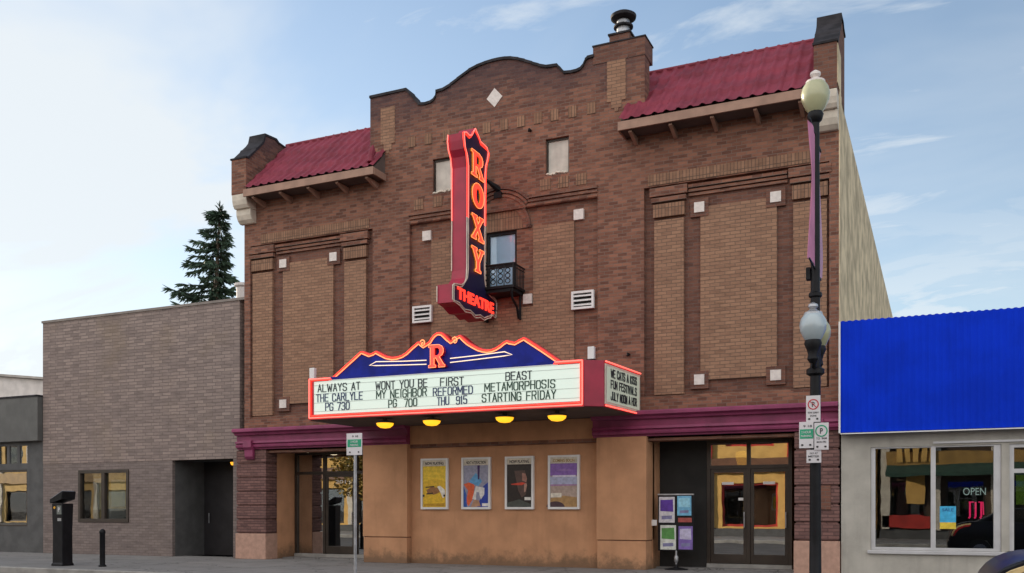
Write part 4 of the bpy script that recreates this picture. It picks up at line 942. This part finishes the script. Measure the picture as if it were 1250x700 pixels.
def signplate(px0, px1, py0, py1, label, y=SY, group='parking signs on the lamp post'):
    x0, z1 = F(px0, py0, y); x1, z0 = F(px1, py1, y)
    o = thing('parking_sign', label, 'sign', ((x0 + x1) / 2, y, z0), group)
    MB().box(x0, x1, y, y + .006, z0, z1).build('plate', SIGNW, o)
    MB().box((x0 + x1) / 2 - .03, (x0 + x1) / 2 + .03, y + .007, y + .10, (z0 + z1) / 2 - .03, (z0 + z1) / 2 + .03).build('bracket', GALV, o)
    k = MB()
    for fx_ in (.22, .78): k.lathe((x0 + (x1 - x0) * fx_, y - .004, z0 + .05), [(.0135, -.0135), (.019, 0), (.0135, .0135)], 8, .4)
    k.build('bolt', BOLT, o)
    return o, x0, x1, z0, z1, y
def ringart(o, cx_, cz_, r, y, mat, slash=True):
    k = MB().prism(disc(cx_, cz_, r, r, 24), y - .004, y - .001, [disc(cx_, cz_, r * .8, r * .8, 24)])
    if slash: k.tube([(cx_ - r * .6, y - .004, cz_ + r * .6), (cx_ + r * .6, y - .004, cz_ - r * .6)], r * .07, 4)
    k.build('ring', mat, o)
    text('symbol', 'P', LETT[0], o, (cx_, y - .003, cz_ - r * .45), r * .95, depth=.003, bold=.02)
def small(o, s, x, z, h, wd, mat, y): text('sign_lettering', s, mat, o, (x, y - .003, z), h, wd, depth=.002, bold=.01)
o, x0, x1, z0, z1, y = signplate(984, 1001.5, 483.5, 515, 'tall white sign with a red ringed P, topmost on the lamp post', SY)
ringart(o, (x0 + x1) / 2, z1 - .14, .085, y, REDS); small(o, 'TOW AWAY', (x0 + x1) / 2, z0 + .135, .030, .17, LETT[0], y); small(o, 'ZONE', (x0 + x1) / 2, z0 + .085, .028, .10, LETT[0], y)
o, x0, x1, z0, z1, y = signplate(975.5, 993, 515.5, 547, 'white sign with a green block, left of the middle pair on the lamp post', SY - .02)
MB().box(x0 + .012, x1 - .004, y - .003, y - .0005, z0 + .15, z0 + .30).build('green_block', GREENS, o)
small(o, '2 HOUR', (x0 + x1) / 2, z0 + .235, .040, .15, SIGNW, y - .002); small(o, 'PARKING', (x0 + x1) / 2, z0 + .175, .036, .16, SIGNW, y - .002); small(o, '9 18', (x0 + x1) / 2 + .02, z1 - .085, .035, .13, LETT[0], y)
o, x0, x1, z0, z1, y = signplate(994, 1011.5, 516.5, 549, 'white sign with a green ringed P, right of the middle pair on the lamp post', SY - .02)
ringart(o, (x0 + x1) / 2, z1 - .13, .095, y, GREENS, False); small(o, 'TO  9AM', (x0 + x1) / 2, z0 + .165, .032, .16, LETT[0], y); small(o, 'MON FRI', (x0 + x1) / 2, z0 + .11, .028, .14, LETT[0], y)
o, x0, x1, z0, z1, y = signplate(984.5, 1002.5, 549.5, 565, 'small white notice at the bottom of the lamp post signs', SY)
small(o, 'PAY AT', (x0 + x1) / 2, z1 - .07, .03, .12, LETT[0], y); small(o, 'METER', (x0 + x1) / 2, z1 - .12, .032, .17, LETT[0], y)
# time limit sign on its own pole
px_, py_ = -10.52, -4.85
zpt = 2.86
sp = thing('sign_pole', 'thin grey steel pole with a green and white parking sign before the left doors', 'sign pole', (px_, py_, 0))
MB().tube([(px_, py_, -.05), (px_, py_, 2.80)], .031, 8).build('pole', GALV, sp, smooth=True)
y = py_ - .04; x0, z1 = F(423, 529.5, y); x1, z0 = F(442, 555.5, y)
MB().box(x0, x1, y, y + .006, z0, z1).build('plate', SIGNW, sp, bevel=.002)
MB().box(x0 + .025, x1 - .02, y - .003, y - .0005, z0 + .16, z0 + .31).build('green_block', GREENS, sp)
small(sp, '2 HOUR', (x0 + x1) / 2, z0 + .245, .045, .17, SIGNW, y - .002); small(sp, 'PARKING', (x0 + x1) / 2, z0 + .18, .04, .19, SIGNW, y - .002); small(sp, '9 18', (x0 + x1) / 2 + .02, z1 - .08, .04, .14, LETT[0], y)
k = MB()
for fx_ in (.22, .78): k.lathe((x0 + (x1 - x0) * fx_, y - .004, z0 + .06), [(.014, -.014), (.02, 0), (.014, .014)], 8, .4)
k.build('bolt', BOLT, sp)
# pay station
qx, qy = -19.24, -4.40
ps = thing('pay_station', 'black pillar parking pay station with sloping solar panel top', 'pay station', (qx, qy, 0))
MB().rings([[(qx + sx_ * a, qy + sy_ * b, z) for sx_, sy_ in ((-1, -1), (1, -1), (1, 1), (-1, 1))] for a, b, z in ((.19, .17, 0), (.19, .17, .05), (.17, .15, .07), (.165, .145, .8), (.18, .16, 1.45), (.18, .16, 1.50))]).build('body', BLACK, ps, bevel=.02)
MB().prism([(qx - .22, 1.50), (qx + .19, 1.60), (qx + .22, 1.78), (qx + .20, 1.80), (qx - .22, 1.60)], qy - .19, qy + .20).build('head', BLACK, ps, bevel=.015)
MB().prism([(qx - .19, 1.620), (qx + .18, 1.796), (qx + .176, 1.806), (qx - .194, 1.630)], qy - .16, qy + .17).build('solar_panel', plain('solar_glass', (.30, .33, .40), .12, spec=.9), ps)
MB().prism(disc(qx - .08, 1.40, .03, .03), qy - .168, qy - .15).build('yellow_button', YELLOWP, ps)
MB().box(qx + .0, qx + .15, qy - .166, qy - .15, 1.24, 1.45).build('screen_panel', plain('screen_grey', (.16, .18, .17), .3), ps)
text('symbol', 'P', SIGNW, ps, (qx + .075, qy - .168, 1.30), .11, depth=.004, bold=.02)
MB().box(qx + .02, qx + .14, qy - .162, qy - .148, 1.08, 1.15).build('card_slot', GALV, ps)
# short bollard
tag(MB().lathe((-18.03, -4.30, 0), [(.09, 0), (.09, .03), (.062, .05), (.062, .78), (.07, .79), (.07, .84), (.045, .88), (.01, .90)], 14).build('bollard', BLACK, smooth=True), 'short black bollard on the pavement right of the pay station', 'bollard')

# ------------------------------------------------------------------ spruce behind the annex
tx, ty, tz = -30.9, 14.0, 15.7
tr = thing('spruce_tree', 'ragged dark spruce rising behind the flat roof of the brick annex', 'tree', (tx, ty, 0))
lean = lambda z: Vector((tx - .9 + .9 * (z / tz), ty, z))
MB().tube([lean(z) for z in (-.1, 3, 6, 9, 12, 14, 15.7)], [.34, .30, .25, .19, .11, .06, .015], 9).build('trunk', plain('spruce_bark', (.10, .075, .055), .9, bmp=.6, bscale=12), tr, smooth=True)
nd = plain('spruce_needles', (.052, .085, .056), .75, var=.55, scale=1.6, spec=.2)
cm, bm_ = MB(), MB()
def leafquad(bm, p, d_, w_, l_):
    d_ = d_.normalized(); s_ = d_.cross(Vector((random.uniform(-1, 1), random.uniform(-1, 1), random.uniform(-1, 1)))).normalized()
    a = bm.verts.new(p - s_ * w_ * .4); b = bm.verts.new(p + s_ * w_ * .4); c = bm.verts.new(p + d_ * l_ * .6 + s_ * w_ * .5); e = bm.verts.new(p + d_ * l_); f = bm.verts.new(p + d_ * l_ * .6 - s_ * w_ * .5)
    bm.faces.new((a, b, c, e, f))
z = 4.0
while z < tz - .15:
    u = (tz - z) / tz
    nb = 6 if z > 9 else 8
    for k in range(nb):
        if random.random() < .14: continue
        az = random.uniform(0, 2 * math.pi)
        ln = (.25 + 5.2 * u ** .95) * random.uniform(.55, 1.12)
        side = math.cos(az)
        if side > 0: ln *= .66
        else: ln *= 1.22
        dirv = Vector((math.cos(az), math.sin(az), 0)); base = lean(z)
        droop = random.uniform(.10, .32)
        npt = 7; path = []
        for i in range(npt):
            s_ = i / (npt - 1); path.append(base + dirv * ln * s_ + Vector((0, 0, ln * (-.32 * s_ + droop * s_ * s_ * 1.1))))
        bm_.tube(path, [.045 * u + .012 - .006 * i / npt for i in range(npt)], 4)
        nt_ = int(14 + ln * 40)
        for i in range(nt_):
            s_ = random.random() ** .75; j = min(int(s_ * (npt - 1)), npt - 2); fr_ = s_ * (npt - 1) - j
            p = path[j].lerp(path[j + 1], fr_)
            tang = (path[j + 1] - path[j]).normalized(); sd = tang.cross(Vector((0, 0, 1))) * random.choice((-1, 1))
            dv = tang * random.uniform(.3, 1) + sd * random.uniform(.0, 1.0) * (1.1 - s_) + Vector((0, 0, random.uniform(-.75, .12)))
            wdt = .35 * (1 - s_) + .12
            p = p + sd * random.uniform(0, wdt) * .5
            leafquad(cm.bm, p, dv, random.uniform(.04, .09), random.uniform(.20, .44))
    z += random.uniform(.16, .34) * (1 + .4 * u)
for i in range(60): leafquad(cm.bm, lean(tz - random.random() * .9), Vector((random.uniform(-.6, .6), random.uniform(-.6, .6), random.uniform(.2, 1))), .05, .3)
cr = cm.build('crown', nd, tr); bm_.build('branches', MATS['spruce_bark'], cr)

# ------------------------------------------------------------------ car passing on the right
CARP = plain('black_car_paint', (.006, .008, .014), .30, var=.1, spec=.25)
car = thing('dark_car', 'dark saloon car in the bottom right corner with a cream and red tail lamp', 'car', (2.3, -11.1, -.15))
def car_ring(x):
    pass
cx0 = .26
side = [(0, .42), (.01, .62), (.03, .75), (.06, .84), (.10, .92), (.155, .99), (.225, 1.045), (.31, 1.085), (.42, 1.115), (.55, 1.13), (.70, 1.14), (1.0, 1.15), (3.2, 1.06), (3.9, .96), (4.35, .80), (4.45, .55), (4.42, .32), (3.95, .25), (3.93, .40), (3.80, .58), (3.60, .62), (3.40, .58), (3.27, .40), (3.25, .22), (1.20, .22), (1.18, .40), (1.05, .58), (.85, .62), (.65, .58), (.52, .40), (.50, .27), (.06, .30)]
body = MB().prism([(cx0 + a, b - .15) for a, b in side], -12.0, -10.25).build('body', CARP, car, bevel=.05, smooth=True)
gh = [(.75, 1.13), (1.30, 1.46), (1.75, 1.56), (2.45, 1.55), (3.25, 1.10), (3.2, 1.05), (1.0, 1.10)]
cab = MB().prism([(cx0 + a, b - .15) for a, b in gh], -11.86, -10.39).build('cabin', CARP, car, bevel=.07)
sw = [(.98, 1.16), (1.36, 1.42), (1.78, 1.50), (2.38, 1.49), (2.98, 1.13)]
MB().prism([(cx0 + a, b - .15) for a, b in sw], -11.872, -10.378).build('side_window', DARKGLASS, cab)
lampo = [(.055, .72), (.085, .82), (.125, .90), (.185, .97), (.26, 1.02), (.36, 1.06), (.48, 1.082), (.62, 1.09), (.62, 1.045), (.48, 1.037), (.38, 1.015), (.29, .98), (.22, .93), (.165, .86), (.13, .79), (.11, .70)]
lampi = [(.115, .70), (.135, .79), (.17, .858), (.225, .927), (.295, .976), (.385, 1.011), (.485, 1.033), (.60, 1.041), (.60, 1.0), (.49, .993), (.40, .97), (.32, .935), (.255, .88), (.21, .81), (.185, .72)]
for y0, y1 in ((-12.012, -11.90), (-10.35, -10.238)):
    tl_ = MB().prism([(cx0 + a, b - .15) for a, b in lampo], y0, y1).build('tail_lamp', plain('cream_lens', (.72, .55, .28), .15, var=.15, scale=20), car, bevel=.006)
    MB().prism([(cx0 + a, b - .15) for a, b in lampi], y0 - .0, y1 + .0).build('red_lens', plain('red_lens', (.50, .02, .03), .15, var=.2, scale=20), tl_, bevel=.006)
for x in (.85, 3.6):
    for y0, y1 in ((-11.98, -11.78), (-10.47, -10.27)):
        wh = MB().prism(disc(cx0 + x, .155, .305, .305, 28), y0, y1).build('wheel', plain('tyre', (.02, .02, .02), .85) if 'tyre' not in MATS else MATS['tyre'], car, bevel=.03)
        MB().prism(disc(cx0 + x, .155, .19, .19, 24), y0 - .01, y1 + .01).build('rim', GALV, wh, bevel=.01)
box('bumper', CARP, car, cx0 - .03, cx0 + .08, -11.94, -10.31, .2, .42, .03)

# ------------------------------------------------------------------ the other side of the street, seen in the shop windows
def across(x0, x1, h, mat, label, cat, bays, awn=None, trim=None):
    y = -26.0
    o = thing('street_building', label, cat, ((x0 + x1) / 2, y, 0), 'buildings across the street')
    hs = []; bw = (x1 - x0) / bays
    gl = []
    for k in range(bays):
        a, b = x0 + k * bw + bw * .16, x0 + (k + 1) * bw - bw * .16
        gl.append((a, b, .5, 2.7)); hs.append(rect(a, b, .5, 2.7))
        if h > 6: gl.append((a + .2, b - .2, 4.6, 6.0)); hs.append(rect(a + .2, b - .2, 4.6, 6.0))
    MB().prism(rect(x0, x1, 0, h), y - .4, y, hs).build('wall', mat, o)
    box('cornice', trim or STONE, o, x0 - .05, x1 + .05, y - .42, y + .25, h, h + .3)
    for a, b, z0, z1 in gl:
        f = MB().prism(rect(a, b, z0, z1), y - .25, y - .12, [rect(a + .1, b - .1, z0 + .1, z1 - .1)]).build('window', trim or BRONZE, o)
        box('pane', DARKGLASS, f, a + .1, b - .1, y - .2, y - .19, z0 + .1, z1 - .1); box('interior', ROOM, f, a, b, y - .9, y - .8, z0, z1)
    box('plinth', DARKST, o, x0, x1, y - .05, y + .03, 0, .42)
    for k in range(bays + 1):
        xp = min(max(x0 + k * bw, x0 + .25), x1 - .25); box('pilaster', trim or STONE, o, xp - .18, xp + .18, y, y + .12, .43, h - .01)
    box('sign_band', plain('band_paint', (.36, .21, .06) if mat is not YEL else (.16, .07, .035), .6), o, x0 + .3, x1 - .3, y + .13, y + .18, 3.25, 4.0)
    if awn: MB().prism([(y, 3.5), (y + 1.1, 3.0), (y + 1.1, 2.85), (y, 2.95)], x0 + .3, x1 - .3, axis='X').build('awning', awn, o)
    box('block', mat, o, x0, x1, y - 12, y - .95, 0, h - .05)
YEL = plain('yellow_stucco', (.66, .40, .12), .9, var=.12, scale=2, bmp=.3); SAND = plain('sand_stucco', (.68, .46, .18), .9, var=.15); REDT = plain('red_trim', (.45, .04, .03), .5)
across(-2.5, 9.5, 7.0, plain('umber_stucco', (.07, .045, .03), .9), 'dark brown two storey building straight behind the camera', 'building', 5, plain('green_awning', (.03, .07, .05), .8))
across(-15.0, -2.6, 6.6, YEL, 'yellow stucco building with red window trim across the street', 'building', 3, None, REDT)
across(-30.0, -15.1, 5.2, SAND, 'low sandy shop across the street with grey awning', 'shop', 4, plain('grey_awning', (.10, .10, .11), .8))
across(-46.0, -30.1, 7.4, YEL, 'long yellow building across the street behind an autumn tree', 'building', 5)
across(-66.0, -46.1, 6.2, SAND, 'sandy building at the far left end across the street', 'building', 6)
yb = bpy.data.objects['street_building']
for k in range(5): box('yellow_panel', YEL, yb, -1.75 + k * .34, -1.52 + k * .34, -25.81, -25.76, 3.55, 4.25)
box('yellow_door', YEL, yb, -1.35, -.55, -25.96, -25.9, 1.6, 3.0); box('red_stall', REDT, yb, -2.4, -.2, -25.95, -25.88, .5, 1.1)
at_ = thing('street_tree', 'yellowing street tree on the far pavement, mirrored in the left doors', 'tree', (-30.5, -22.5, 0))
MB().tube([(-30.5, -22.5, 0), (-30.45, -22.5, 1.6), (-30.3, -22.4, 3.2), (-30.5, -22.5, 4.8)], [.13, .10, .07, .02], 8).build('trunk', MATS['spruce_bark'], at_)
k = MB()
for i in range(2600):
    v = Vector((random.gauss(0, 1), random.gauss(0, 1), random.gauss(0, 1))); v = v.normalized() * random.random() ** .4
    if math.sin(v.x * 6 + 1) + math.sin(v.y * 7) + math.sin(v.z * 6) < -.5: continue
    leafquad(k.bm, Vector((-30.5, -22.5, 3.6)) + Vector((v.x * 1.5, v.y * 1.5, v.z * 1.7)), Vector((random.uniform(-1, 1), random.uniform(-1, 1), random.uniform(-1, .4))), .12, .22)
k.build('crown', plain('autumn_leaves', (.26, .17, .02), .7, var=.5, scale=3), at_)
